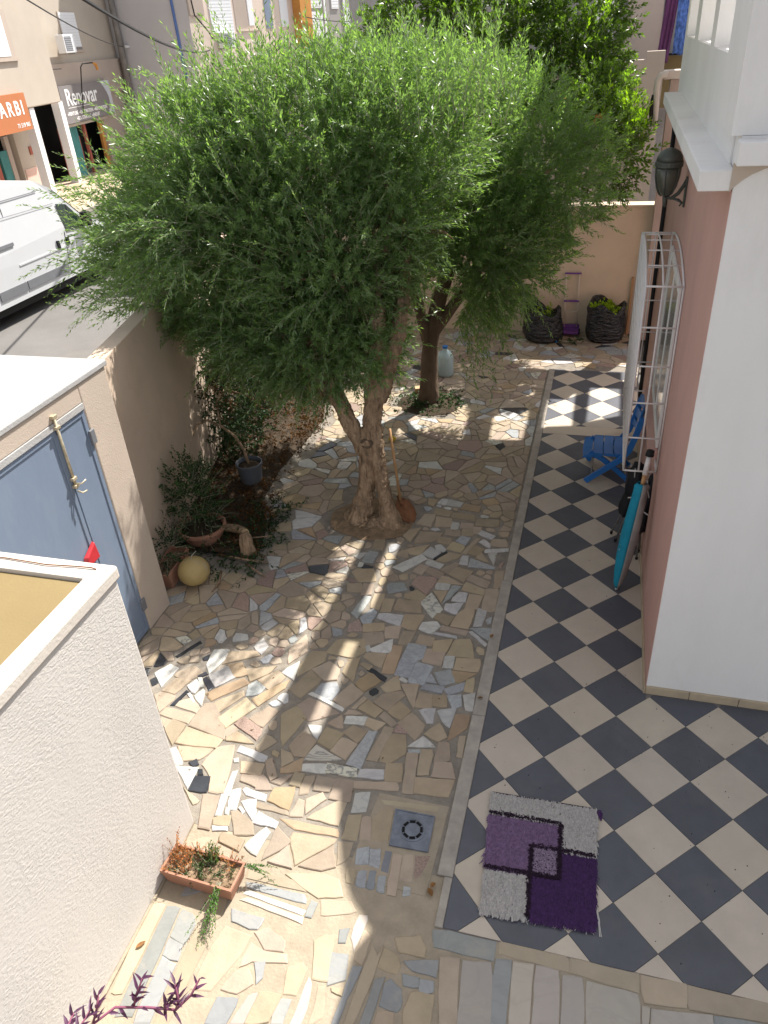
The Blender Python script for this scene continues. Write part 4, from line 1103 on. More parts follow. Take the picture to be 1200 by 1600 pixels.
# ------------------------------------------------------------------ walls round the yard
w1 = MB(); a = math.atan2(-0.285, 1.0)
y1 = 8.0
w1.prism([(gwx(.5365), .5365), (gwx(y1), y1), (gwx(y1)-.16, y1), (gwx(.5365)-.16, .5365)], -0.1, 2.15)
o = tag(w1.build('street_wall', M_boundary, bevel=0.008), 'tan rendered wall between the shaded planting bed and the street', 'wall')
w2 = thing('back_wall', 'cream rendered wall closing the far end of the yard behind the bin bags', 'wall', (-2.0, 8.0, 0))
MB().box(-6.2, 7.95, -0.1, 2.5, 8.18, 1.86).build('wall', M_backlow, w2, bevel=0.006)
MB().box(-6.2, 7.94, 1.861, 2.5, 8.19, 1.90).build('coping', M_backlow, w2, bevel=0.008)
w3 = thing('neighbour_wall', 'taller grey-beige wall with a raised end beyond the back wall', 'wall', (0, 12.0, ZS))
wm = MB(); prof3 = [(-9, ZS), (.33, ZS), (.33, 3.62), (.02, 3.62), (.02, 3.5), (-9, 3.5)]
n3 = len(prof3)
wm.add([(x, 12.0, z) for x, z in prof3]+[(x, 12.2, z) for x, z in prof3], [list(range(n3)), [2*n3-1-i for i in range(n3)]]+[[(i+1) % n3, i, n3+i, n3+(i+1) % n3] for i in range(n3)])
wm.build('wall', M_backup, w3, bevel=0.006)
# ------------------------------------------------------------------ street: shops and houses opposite
def plane_matrix(O, az):
    # local x = along the facade (to the right), local y = into the building, local z = up
    D = Vector((math.cos(az), math.sin(az), 0)); Nn = Vector((math.sin(az), -math.cos(az), 0))
    return Matrix(((D.x, -Nn.x, 0, O[0]), (D.y, -Nn.y, 0, O[1]), (0, 0, 1, O[2]), (0, 0, 0, 1)))
def fbox(X, s0, d0, z0, s1, d1, z1, name, M, parent, bevel=0.0, label=None):
    return MB().box(s0, d0, z0, s1, d1, z1, X).build(name, M, parent, bevel=bevel, label=label)
XA = plane_matrix((-20.4, 22.5, 0), R(98))
A = thing('shop_building', 'cream shop building with overhanging upper floor and shop signs across the street', 'building', (-20.4, 22.5, ZS))
zg = ZS+.1
# recessed shop front wall, with openings
fbox(XA, -9, 0.0, 2.9, 7.2, 0.25, 9.0, 'wall', M_facA, A)
fbox(XA, 1.0, -0.12, 2.72, 7.2, -0.003, 3.9, 'darker_band', M_facB, A)
fbox(XA, -9, 0.0, zg, -3.9, 0.25, 2.9, 'wall', M_facA, A)
fbox(XA, -2.4, 0.0, zg, -0.6, 0.25, 2.9, 'wall', M_facA, A)
fbox(XA, 4.55, 0.0, zg, 7.2, 0.25, 2.9, 'wall', M_facB, A)
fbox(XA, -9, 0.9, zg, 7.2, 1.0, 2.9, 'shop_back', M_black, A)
fbox(XA, -12, -0.95, 2.78, -0.35, -0.003, 9.0, 'upper_floor', M_facA, A, bevel=0.03)
for s, d in ((-2.5, -.9), (0.42, -.42)): fbox(XA, s, d, zg, s+.3, d+.3, 2.76, 'column', M_shutter, A)
# window beside the overhang
fr = fbox(XA, 2.62, -0.05, 4.22, 4.25, -0.003, 4.30, 'window_sill', M_facB, A)
wn_ = fbox(XA, 2.75, -0.03, 4.302, 4.15, -0.004, 5.55, 'window', M_facB, A)
fbox(XA, 2.80, -0.045, 4.40, 4.10, -0.032, 5.52, 'shutter', M_shutter, wn_)
fbox(XA, 2.80, -0.048, 4.31, 4.10, -0.032, 4.39, 'shutter_rail', M_signgrey, wn_)
for k in range(12): fbox(XA, 2.81, -0.049, 4.42+.09*k, 4.09, -0.0455, 4.425+.09*k, 'slat_line', M_facG, wn_)
wl = fbox(XA, -3.6, -1.0, 4.2, -2.55, -0.953, 5.5, 'window', M_facB, A)
fbox(XA, -3.7, -1.03, 4.12, -2.45, -0.953, 4.198, 'window_sill', M_facB, A)
fbox(XA, -3.5, -1.012, 4.25, -2.85, -1.002, 5.46, 'shutter', M_shutter, wl)
def ac_unit(X, s, d, z, label):
    c = thing('air_conditioner', label, 'air conditioner', X @ Vector((s+.4, d, z)), 'air conditioner units on the facades opposite')
    fbox(X, s, d-.34, z, s+.85, d-.03, z+.58, 'casing', M_shutter, c, bevel=0.02)
    g = fbox(X, s+.06, d-.348, z+.06, s+.58, d-.3415, z+.52, 'fan_grille', M_vangrey, c)
    for k in range(7): fbox(X, s+.06, d-.354, z+.09+.065*k, s+.58, d-.349, z+.1+.065*k, 'grille_bar', M_signpale, g)
    for q in (.1, .7): fbox(X, s+q, d-.32, z-.05, s+q+.04, d-.001, z-.004, 'bracket', M_steel, c)
ac_unit(XA, 1.65, -0.25, 4.22, 'white air conditioner beside the shuttered window above the grey shop sign')
# shop front under the grey sign
for s0, s1, M, nm in ((0.95, 1.25, M_redbrown, 'door_jamb'), (1.25, 2.3, M_tealpaint, 'shop_window'), (2.9, 3.05, M_redbrown, 'door_jamb'), (4.3, 4.55, M_orangecol, 'door_jamb')):
    fbox(XA, s0, 0.1, zg, s1, 0.2, 1.85, nm, M, A)
fbox(XA, 0.85, -0.2, 1.84, 4.6, 0.1, 1.93, 'shop_lintel', M_facA, A)
fbox(XA, 2.3, 0.3, zg+.2, 2.75, 0.5, 1.4, 'display', M_redbrown, A)
for s0, s1, z1, M in ((-3.9, -3.5, 1.9, M_redbrown), (-3.35, -2.9, 1.6, M_tealpaint), (-2.85, -2.6, 2.0, M_facB)):
    fbox(XA, s0, 0.1, zg, s1, 0.22, z1, 'shop_door', M, A)
fbox(XA, -1.7, -0.05, 1.3, -1.1, -0.002, 1.55, 'notice', M_redbrown, A)
fbox(XA, -2.3, -0.02, zg, -0.7, -0.0015, 0.9, 'dado', mat('pale_pink_dado', (0.6, 0.42, 0.36), .9, .08, 2), A)
# signs
sg = thing('shop_sign', 'wide grey shop sign reading Renovar, hung over a dark shop front', 'sign', XA @ Vector((3.1, -.2, 1.95)))
fbox(XA, 0.9, -0.30, 1.96, 5.2, -0.205, 3.2, 'panel', M_signgrey, sg)
sw = MB(); n = 10
pts = [(4.35+0.55*math.sin(math.pi*k/n*0.9), 3.19-1.22*k/n) for k in range(n+1)]
vs = [XA @ Vector((s, -0.3035, z)) for s, z in pts] + [XA @ Vector((5.19, -0.3035, z)) for s, z in pts]
sw.add(vs, [[k, k+1, n+2+k, n+1+k] for k in range(n)]); sw.build('swoosh', M_signpale, sg)
def ftext(X, body, s, d, z, size, M, parent, align='LEFT', bold=0.0, space=1.0):
    T = X @ Matrix.Translation((s, d, z)) @ Matrix.Rotation(R(90), 4, 'X')
    return text_mesh(body, size, M, 'lettering', parent, T, 0.003, align, bold, space)
ftext(XA, 'Renovar', 1.25, -0.306, 2.55, 0.78, M_print, sg, bold=0.012)
fbox(XA, 1.3, -0.306, 2.46, 3.3, -0.301, 2.475, 'rule', M_print, sg)
ftext(XA, '▪PEINTURE  ▪DECORATION  ▪RENOVATION', 1.1, -0.306, 2.22, 0.17, M_print, sg, bold=0.004)
ftext(XA, '▪SOL STRATIFIE  ▪ENDUIT', 1.75, -0.306, 2.03, 0.17, M_print, sg, bold=0.004)
so = thing('shop_sign', 'orange shop sign with white letters RBI at the left edge', 'sign', XA @ Vector((-4, -1.0, 2.2)))
fbox(XA, -7.5, -1.12, 2.2, -2.95, -0.955, 3.25, 'panel', M_orange, so)
ftext(XA, 'ARBI', -3.2, -1.125, 2.66, 0.56, M_print, so, 'RIGHT', 0.012, 1.3)
ftext(XA, '71 519 961', -3.05, -1.125, 2.3, 0.17, M_print, so, 'RIGHT', 0.003)
# lamp arm above the grey sign
la = thing('sign_lamp', 'thin bent rod lamp arm over the grey shop sign', 'lamp arm', XA @ Vector((2.6, -.2, 3.2)))
MB().tube([XA @ Vector(p) for p in ((2.35, -.31, 2.2), (2.3, -.5, 3.0), (2.25, -.7, 3.75), (2.35, -.75, 3.85), (3.2, -.75, 3.85))], .022, 6).build('rod', M_black, la)
MB().tube([XA @ Vector(p) for p in ((3.2, -.75, 3.85), (3.45, -.75, 3.78), (3.5, -.75, 3.6))], [.03, .06, .05], 8).build('lamp_head', M_orangecol, la)
# pole
up = thing('utility_pole', 'dark weathered pole at the seam between the cream and grey buildings', 'pole', XA @ Vector((7.0, -.4, ZS)))
MB().tube([XA @ Vector(p) for p in ((7.0, -.35, zg), (7.05, -.35, 9.5))], [.15, .12], 10).build('shaft', mat('weathered_pole', (.2, .185, .175), .9, .3, 3, .3, 30), up, smooth=True)
MB().tube([XA @ Vector(p) for p in ((6.95, -.6, 4.3), (7.2, -.65, 4.28))], [.05, .04], 8).build('insulator', M_shutter, up)
# grey flank and pink-beige house
B = thing('pink_house', 'pink-beige house with grey flank wall and white shutters across the street', 'building', (-17.7, 29.75, ZS))
MB().box(-30, 29.7, ZS, -17.72, 29.9, 12).build('flank_wall', M_facG, B, label='blank grey flank wall')
XB = plane_matrix((-17.72, 29.7, 0), R(78))
fbox(XB, 0.003, 0.003, ZS, 8.0, 0.3, 12, 'wall', M_facP, B)
fbox(XB, 0.01, -0.05, 5.2, 1.0, 0.0, 12, 'darker_band', M_facB, B)  # darker panel puts the eave's shade into the wall colour
fbox(XB, 1.3, -0.02, 4.45, 3.2, 0.002, 4.54, 'window_sill', M_facP, B)
w_ = fbox(XB, 1.4, -0.03, 4.545, 2.95, 0.001, 6.6, 'window', M_shutter, B)
for k in range(16): fbox(XB, 1.43, -0.034, 4.62+.12*k, 2.92, -0.0305, 4.63+.12*k, 'slat_line', M_facG, w_)
fbox(XB, 3.15, -0.015, 4.6, 4.0, 0.002, 6.6, 'brick_panel', M_facB, B)
w_ = fbox(XB, 4.15, -0.03, 4.75, 4.55, 0.001, 6.6, 'window', M_shutter, B)
fbox(XB, 3.2, -0.06, 4.55, 4.9, 0.0, 4.62, 'window_sill', M_facP, B)
fbox(XB, 5.5, -0.02, 4.6, 6.05, 0.002, 6.6, 'blue_panel', mat('blue_grey_panel', (.2, .24, .32), .8, .08, 3), B)
w_ = fbox(XB, 6.75, -0.03, 4.63, 7.4, 0.001, 6.6, 'window', M_shutter, B)
ac_unit(XB, 1.65, 0.0, 3.98, 'white air conditioner under the wide shutter of the pink-beige house')
fbox(XB, 7.9, -0.45, 3.6, 8.9, -0.002, 12, 'pillar', M_orangecol, B, label='ochre orange pillar')
MB().tube([XB @ Vector(p) for p in ((0.1, -.1, 6.5), (0.25, -.12, 5.2), (.9, -.2, 4.6), (1.3, -.1, 4.3))], .03, 5).build('cable_drop', M_cable, B)
MB().tube([Vector(p) for p in ((-18.4, 29.66, 7), (-18.3, 29.66, 3))], .06, 6).build('blue_pipe', mat('blue_pipe_paint', (.1, .17, .4), .6), B)
Cb = thing('grey_house', 'grey house with closed white shutters, right of the ochre pillar', 'building', XB @ Vector((9.5, 0, ZS)))
fbox(XB, 8.91, 0.0, ZS, 22, 0.3, 12, 'wall', mat('taupe_grey_render', (.33, .31, .3), .9, .06, .8), Cb)
for s0, s1, z0, z1 in ((9.0, 10.6, 3.95, 5.2), (9.1, 10.6, 5.35, 6.6), (11.6, 12.3, 5.3, 6.8), (13.1, 15.2, 3.9, 5.3)):
    w_ = fbox(XB, s0, -0.05, z0, s1, -0.002, z1, 'window', M_shutter, Cb)
    for k in range(int((z1-z0)/.13)): fbox(XB, s0+.04, -0.054, z0+.06+.13*k, s1-.04, -0.0505, z0+.07+.13*k, 'slat_line', M_facG, w_)
fbox(XB, 10.75, -0.08, 3.6, 10.9, -0.003, 12, 'downpipe', M_shutter, Cb)
fbox(XB, 12.8, -0.08, 3.6, 12.95, -0.003, 12, 'downpipe', M_shutter, Cb)
lowA = tag(fbox(XB, 5.5, -2.2, ZS, 16, -0.5, 2.4, 'garage', M_facB, None), 'low taupe garage block in shade at the foot of the grey house', 'garage')
# overhead cables
def cable(name, p, q, sag, r, label):
    pts = [Vector(p).lerp(Vector(q), t/16) - Vector((0, 0, sag*4*(t/16)*(1-t/16))) for t in range(17)]
    return tag(MB().tube(pts, r, 5).build(name, M_cable), label, 'cable', 'cables strung over the street')
pc_ = XB @ Vector((0.6, -0.35, 3.95))
cable('overhead_cable', (-7.0, 5.4, 5.05), tuple(pc_), 0.35, 0.028, 'thick black cable sagging across the grey flank wall to a bracket')
cable('overhead_cable', (-8.3, 5.6, 5.35), tuple(XA @ Vector((7.0, -.5, 4.3))), 0.2, 0.014, 'thin black cable running down to the weathered pole')
cable('overhead_cable', tuple(XA @ Vector((-8, -1.1, 4.9))), tuple(XA @ Vector((1.4, -.35, 3.75))), 0.25, 0.014, 'thin cable drooping along the cream upper floor')
cable('overhead_cable', tuple(XB @ Vector((8.0, -.5, 5.0))), tuple(XB @ Vector((16, -.6, 4.8))), 0.2, 0.02, 'black cable running right from the ochre pillar')
MB()
# ------------------------------------------------------------------ neighbour behind the back wall, with laundry
nb = thing('neighbour_house', 'neighbouring house with stained grey wall and beige column behind the back wall', 'building', (0, 14, 0))
MB().box(-6, 14.2, 0, 4, 14.4, 6).build('wall', mat('stained_grey_render', (.40, .38, .37), .95, .2, 2, .2, 40, stain=.6, stain_col=(.2, .19, .19), stain_scale=1.5), nb)
MB().box(-0.37, 13.3, 0, 0.26, 14.0, 6).build('column', mat('beige_column_render', (.5, .42, .37), .92, .06, 2), nb)
MB().box(0.28, 13.33, 3, 0.33, 13.38, 6).build('post', M_black, nb)
MB().tube([(0.3, 13.35, 3.5), (1.2, 13.35, 3.5)], .02, 6).build('rail', M_black, nb)
MB().box(0.35, 13.5, 2.6, 1.2, 13.54, 3.47).build('ochre_panel', M_ochre, nb)
def drape(name, x0, x1, y, z0, z1, M, label, folds=6, amp=.03, skew=0.0):
    nx, nz = 28, 10; vs = []
    for j in range(nz+1):
        t = j/nz
        for i in range(nx+1):
            u = i/nx; f = math.sin(u*folds*2*math.pi+1.5*t)*amp*(0.4+0.6*t)
            vs.append((x0+(x1-x0)*u+skew*t+random.uniform(-.003, .003), y+f, z1+(z0-z1)*t+0.02*math.sin(u*9)*t))
    m = MB(); m.add(vs, [[j*(nx+1)+i, j*(nx+1)+i+1, (j+1)*(nx+1)+i+1, (j+1)*(nx+1)+i] for j in range(nz) for i in range(nx)])
    o = m.build(name, M, smooth=True); so_ = o.modifiers.new('thick', 'SOLIDIFY'); so_.thickness = 0.004
    return tag(o, label, 'laundry', 'laundry hung behind the back wall')
drape('hanging_cloth', -0.95, -0.6, 13.2, 3.3, 4.9, M_cloth_w, 'white sheet hung above the back wall near the citrus tree', 3, .04)
drape('hanging_cloth', 0.34, 0.55, 13.28, 3.35, 5.0, M_cloth_p, 'plum cloth hung by the dark post', 3, .03, -0.12)
drape('hanging_cloth', 0.50, 0.76, 13.2, 3.5, 4.9, M_cloth_b, 'blue patterned cloth hung next to the plum cloth', 3, .02)
drape('hanging_cloth', -1.35, -1.15, 13.1, 3.3, 4.2, M_cloth_b, 'blue cloth half hidden behind the citrus leaves', 3, .03)

# ------------------------------------------------------------------ van
van = thing('van', 'white panel van parked along the street beyond the gate house', 'van', (-12.0, 8.5, ZS))
VX = -11.12; W = 1.9
# side outline (y along the street, z up), front towards +y
prof = [(5.3,0.28),(5.25,1.0),(5.3,2.0),(5.5,2.22),(8.9,2.26),(9.5,2.18),(9.85,2.0),(10.62,1.28),(11.35,1.05),(11.62,0.8),(11.65,0.3)]
def van_shell(inset_top=0.13):
    m = MB(); n = len(prof); sec = []
    for x_t, zi in ((0, 0),):
        pass
    rows = []
    for s in (0.0, 0.035, 0.965, 1.0):
        pass
    vs = []
    # four loops across the width, outer ones follow tumblehome
    for k, fx in enumerate((0.0, 0.04, 0.5, 0.96, 1.0)):
        for y, z in prof:
            lean = inset_top*max(0, (z-1.05)/1.2)**1.6
            if k in (0, 4): yy, zz = (y-0.02 if y > 8 else y+0.02), (z-0.035 if z > 1.0 else z)
            else: yy, zz = y, z + (0.02 if k == 2 and z > 2 else 0)
            x = VX - W*fx
            if k < 2: x -= lean
            if k > 2: x += lean
            vs.append((x, yy, zz+ZS+.1-.0))
    fs = []
    for k in range(4):
        for i in range(n):
            j = (i+1) % n; fs.append([k*n+i, k*n+j, (k+1)*n+j, (k+1)*n+i])
    fs.append(list(range(n))); fs.append([4*n+i for i in range(n)][::-1])
    m.add(vs, fs); return m
body = van_shell().build('body', M_vanwhite, van, bevel=0.03, label='white body shell')
def vx(z): return VX - 0.13*max(0, (z-1.05)/1.2)**1.6
def sidepatch(poly, name, M, d0=-.002, d1=.004, parent=van):
    n = len(poly); m = MB()
    vs = [(vx(z)+d0, y, z) for y, z in poly] + [(vx(z)+d1, y, z) for y, z in poly]
    m.add(vs, [[n+i for i in range(n)], [n-1-i for i in range(n)]] + [[i, (i+1) % n, n+(i+1) % n, n+i] for i in range(n)])
    return m.build(name, M, parent)
sidepatch([(9.92,1.13),(10.5,1.10),(10.56,1.22),(10.16,1.62),(9.86,1.68)], 'side_window', M_glass, -.002, .006)
sidepatch([(10.13,1.13),(10.16,1.13),(10.16,1.6),(10.13,1.6)], 'window_divider', M_black, .0065, .009)
for seam in ([(8.33,.36),(8.345,.36),(8.36,2.04),(8.345,2.04)], [(9.70,.34),(9.715,.34),(9.86,1.15),(9.845,1.15)], [(10.72,.7),(10.735,.7),(10.62,1.2),(10.605,1.2)]):
    sidepatch(seam, 'door_seam', M_black, -.001, .0032)
sidepatch([(5.3,2.02),(9.45,1.985),(9.45,2.0),(5.3,2.035)], 'roof_gutter', M_vangrey, -.001, .003)
sidepatch([(5.3,1.80),(9.8,1.70),(9.8,1.708),(5.3,1.81)], 'body_crease', M_vangrey, -.001, .002)
sidepatch([(5.6,1.24),(8.32,1.24),(8.32,1.30),(5.6,1.30)], 'slide_rail', M_vangrey, -.002, .012)
for y0, y1 in ((5.9, 6.6), (7.55, 8.32), (8.36, 9.68)): sidepatch([(y0,.40),(y1,.40),(y1,.56),(y0,.56)], 'rub_strip', M_vangrey, -.002, .02)
sidepatch([(8.3,0.86),(9.85,.86),(9.85,.89),(8.3,.89)], 'body_crease', M_vanwhite, -.002, .012)
for y in (9.52, 9.84): sidepatch([(y,.89),(y+.07,.88),(y+.06,1.03),(y-.01,1.04)], 'door_handle', M_black, -.002, .03)
MB().box(VX+.0, 10.46, 1.12, VX+.2, 10.6, 1.40).build('wing_mirror', M_black, van, bevel=.03)
MB().add([(VX-.12,9.98,1.93),(VX-W+.12,9.98,1.93),(VX-W+.06,10.64,1.32),(VX-.06,10.64,1.32)], [[0,1,2,3]]).build('windscreen', M_glass, van)
sidepatch([(11.2,.72),(11.6,.70),(11.55,.86),(11.25,.98)], 'headlight', M_signpale, -.002, .01)
for y in (6.95, 10.85):
    w_ = MB()
    pr = [(0.20,-.1),(0.31,-.1),(0.335,-.06),(0.335,.06),(0.31,.1),(0.20,.1)]
    T = Matrix.Translation((VX-.12, y, ZS+.335)) @ Matrix.Rotation(R(90), 4, 'Y')
    w_.lathe(pr, n=22, X=T); tyre = w_.build('wheel', M_tyre, van, smooth=False)
    MB().lathe([(0.02,.07),(0.19,.085),(0.2,.06)], n=18, X=T).build('rim', M_steel, tyre)
    T2 = Matrix.Translation((VX-W+.12, y, ZS+.335)) @ Matrix.Rotation(R(90), 4, 'Y')
    MB().lathe(pr, n=22, X=T2).build('wheel', M_tyre, van)
MB().box(VX-W+.1, 5.5, ZS+.2, VX-.1, 11.4, ZS+.34).build('underbody', M_black, van)
# ------------------------------------------------------------------ foliage
def nrm(a): return a/np.maximum(np.linalg.norm(a, axis=-1, keepdims=True), 1e-9)
def foliage(name, roots, dirs, L, droop, nleaf, llen, lwid, base_c, tip_c, seed, spread=0.9, fold=True, stem_r=0.0028, young=0.25, start=0.08):
    """Leafy shoots: stems as thin tubes and leaves in opposite, turning pairs."""
    g = np.random.default_rng(seed); n = len(roots)
    T = np.linspace(start, 1.0, nleaf)[None, :] + g.uniform(-.5, .5, (n, nleaf))*(0.8/nleaf)
    T = np.clip(T, 0.02, 1)
    Ld = L[:, None, None]; dr = droop[:, None, None]
    side = nrm(np.cross(dirs, g.normal(size=(n, 3)))); cv = g.normal(0, .12, (n, 1, 1))
    def pos(t):
        t = t[..., None]
        return roots[:, None, :] + dirs[:, None, :]*Ld*t + side[:, None, :]*cv*Ld*t*t + np.array([0, 0, -1.0])*dr*Ld*t*t
    P = pos(T); P2 = pos(np.clip(T+.03, 0, 1.03)); tan = nrm(P2-P)
    ref = nrm(np.cross(tan, np.broadcast_to(side[:, None, :], tan.shape))); ref2 = np.cross(tan, ref)
    k = np.arange(nleaf)[None, :]
    ang = (k//2)*1.35 + (k % 2)*math.pi + g.uniform(0, 6.28, (n, 1)) + g.normal(0, .35, (n, nleaf))
    out = ref*np.cos(ang)[..., None] + ref2*np.sin(ang)[..., None]
    sp = spread + g.normal(0, .2, (n, nleaf)); sp = sp*(1-.45*T)
    ld = nrm(tan*np.cos(sp)[..., None] + out*np.sin(sp)[..., None])
    wd = nrm(np.cross(ld, out + .5*g.normal(size=out.shape)))
    nm = np.cross(wd, ld)
    sc = g.uniform(.7, 1.2, (n, nleaf))*(1-.35*T**3)
    ll = (llen*sc)[..., None]; lw = (lwid*sc*g.uniform(.8, 1.2, (n, nleaf)))[..., None]
    N = n*nleaf
    b = P; tip = P + ld*ll - np.array([0, 0, 1.0])*ll*.06
    m1 = P + ld*ll*.42
    if fold:
        up = nm*lw*.22
        quad = np.stack([b, m1+wd*lw*.5+up, tip, m1-wd*lw*.5+up], axis=2).reshape(N*4, 3)
        ids = np.arange(N)*4
        f = np.concatenate([np.stack([ids, ids+1, ids+2], 1), np.stack([ids, ids+2, ids+3], 1)])
    else:
        quad = np.stack([b, m1+wd*lw*.5, tip, m1-wd*lw*.5], axis=2).reshape(N*4, 3)
        ids = np.arange(N)*4
        f = np.concatenate([np.stack([ids, ids+1, ids+2], 1), np.stack([ids, ids+2, ids+3], 1)])
    bc, tc_ = np.array(base_c), np.array(tip_c)
    yf = np.clip((T-(1-young))/young, 0, 1)[..., None]*g.uniform(.15, 1, (n, 1, 1))
    col = (bc*(1-yf)+tc_*yf)*g.uniform(.75, 1.25, (n, nleaf, 1))*g.uniform(.82, 1.18, (n, 1, 1))
    col = np.repeat(col.reshape(N, 3), 4, axis=0)
    # stems
    st = np.linspace(0, 1, 5)[None, :].repeat(n, 0); SP = pos(st)
    v3 = []
    for a in range(3):
        th = a*2.094
        rr = stem_r*(1-.7*st)[..., None]
        v3.append(SP + rr*(side[:, None, :]*math.cos(th) + np.cross(dirs, side)[:, None, :]*math.sin(th)))
    SV = np.stack(v3, 2).reshape(n*15, 3)
    sf = []
    base = np.arange(n)*15
    for s in range(4):
        for a in range(3):
            a2 = (a+1) % 3
            q = [s*3+a, s*3+a2, (s+1)*3+a2, (s+1)*3+a]
            sf.append(np.stack([base+q[0], base+q[1], base+q[2]], 1)); sf.append(np.stack([base+q[0], base+q[2], base+q[3]], 1))
    return quad, f, col, SV, np.concatenate(sf)
def join_fol(parts):
    V, F, C, SV, SF = [], [], [], [], []; o = 0; so = 0
    for q, f, c, sv, sf in parts:
        V.append(q); F.append(f+o); C.append(c); o += len(q); SV.append(sv); SF.append(sf+so); so += len(sv)
    return np.concatenate(V), np.concatenate(F), np.concatenate(C), np.concatenate(SV), np.concatenate(SF)

def blob_points(n, lobes, g, rmin=.35, rmax=1.0):
    """points and outward directions on a union of ellipsoid lobes"""
    w = np.array([l[3]*l[4]+l[4]*l[5] for l in lobes]); w = w/w.sum()
    idx = g.choice(len(lobes), n, p=w); A = np.array(lobes)[idx]
    d = nrm(g.normal(size=(n, 3)))
    r = (rmin**3 + (rmax**3-rmin**3)*g.random(n))**(1/3)
    p = A[:, :3] + d*A[:, 3:6]*r[:, None]
    o = nrm(d/A[:, 3:6])
    # drop points well inside another lobe
    return p, o, r

# ---- olive tree
olive = thing('olive_tree', 'bushy olive tree with gnarled split trunk in the middle of the courtyard', 'tree', (-2.42, 2.24, 0))
rb = random.Random(4)
tb = MB()
def limb(pts, rad, n=16, wob=0.12, seed=0):
    rr = random.Random(seed); ph = [rr.uniform(0, 6.28) for _ in range(5)]
    P = []; Rr = []
    for i in range(len(pts)-1):
        for t in range(4):
            f = t/4; P.append(Vector(pts[i]).lerp(Vector(pts[i+1]), f)); Rr.append(rad[i]+(rad[i+1]-rad[i])*f)
    P.append(Vector(pts[-1])); Rr.append(rad[-1])
    # smooth the centre line
    for _ in range(3):
        Q = [p.copy() for p in P]
        for i in range(1, len(P)-1): P[i] = (Q[i-1]+Q[i]*2+Q[i+1])/4
    o = len(tb.v); tb.tube(P, Rr, n)
    for i, p in enumerate(P):
        for k in range(n):
            a = 2*math.pi*k/n; v = Vector(tb.v[o+i*n+k]); w = 1+wob*(math.sin(3*a+ph[0]+i*.25)*.6+math.sin(5*a+ph[1]-i*.3)*.4+math.sin(i*.9+ph[2]+2*a)*.5)
            tb.v[o+i*n+k] = tuple(p+(v-p)*w)
limb([(-2.58,2.16,-.03),(-2.53,2.18,.1),(-2.485,2.23,.35),(-2.45,2.27,.65),(-2.40,2.33,1.0),(-2.35,2.40,1.5),(-2.3,2.5,2.2)], [.17,.115,.085,.092,.092,.085,.07], seed=1)
limb([(-2.20,2.12,-.03),(-2.24,2.14,.12),(-2.285,2.18,.35),(-2.345,2.24,.65),(-2.36,2.32,1.0)], [.14,.088,.068,.072,.06], seed=2)
limb([(-2.32,2.36,1.25),(-2.24,2.42,1.5),(-2.15,2.6,1.9),(-2.1,2.9,2.7)], [.075,.075,.07,.05], seed=3)
limb([(-2.44,2.27,.68),(-2.56,2.27,.92),(-2.68,2.30,1.18),(-2.80,2.38,1.42),(-3.05,2.5,1.9),(-3.4,2.7,2.5)], [.085,.08,.075,.07,.06,.04], seed=4)
limb([(-2.7,2.3,1.2),(-2.86,2.3,1.4),(-3.15,2.3,1.8),(-3.6,2.5,2.2)], [.06,.05,.045,.03], 12, seed=5)
for k, (dx, dy, l) in enumerate(((-.25,-.2,.4),(.2,-.28,.4),(-.35,.1,.35),(.3,.12,.35),(.05,-.3,.35))):
    limb([(-2.42+dx*.3,2.22+dy*.4,.05),(-2.42+dx*.8,2.2+dy*.8,.0),(-2.42+dx*1.2,2.2+dy*1.2,-.05)], [.06,.03,.01], 10, seed=20+k)
m = MB(); m.lathe([(.062,-.03),(.058,.008),(.045,.012),(.03,-.004),(.005,-.02)], n=9, sx=1.1, sy=.85, X=Matrix.Translation((-2.435,2.21,.86)) @ Matrix.Rotation(R(80), 4, 'X'))
tr = tb.build('trunk', M_bark, olive, smooth=True)
rm = tr.modifiers.new('fuse', 'REMESH'); rm.mode = 'VOXEL'; rm.voxel_size = 0.011; rm.use_smooth_shade = True
sm = tr.modifiers.new('smooth', 'SMOOTH'); sm.iterations = 3; sm.factor = .5
tx = bpy.data.textures.new('bark_relief', 'CLOUDS'); tx.noise_scale = 0.09; tx.noise_depth = 3
dp = tr.modifiers.new('relief', 'DISPLACE'); dp.texture = tx; dp.strength = 0.05; dp.mid_level = .5; dp.texture_coords = 'LOCAL'
tx2 = bpy.data.textures.new('bark_grain', 'CLOUDS'); tx2.noise_scale = 0.028; tx2.noise_depth = 2
dp2 = tr.modifiers.new('grain', 'DISPLACE'); dp2.texture = tx2; dp2.strength = 0.022; dp2.mid_level = .5; dp2.texture_coords = 'LOCAL'
m.build('knot', M_bark_d, olive, smooth=True)
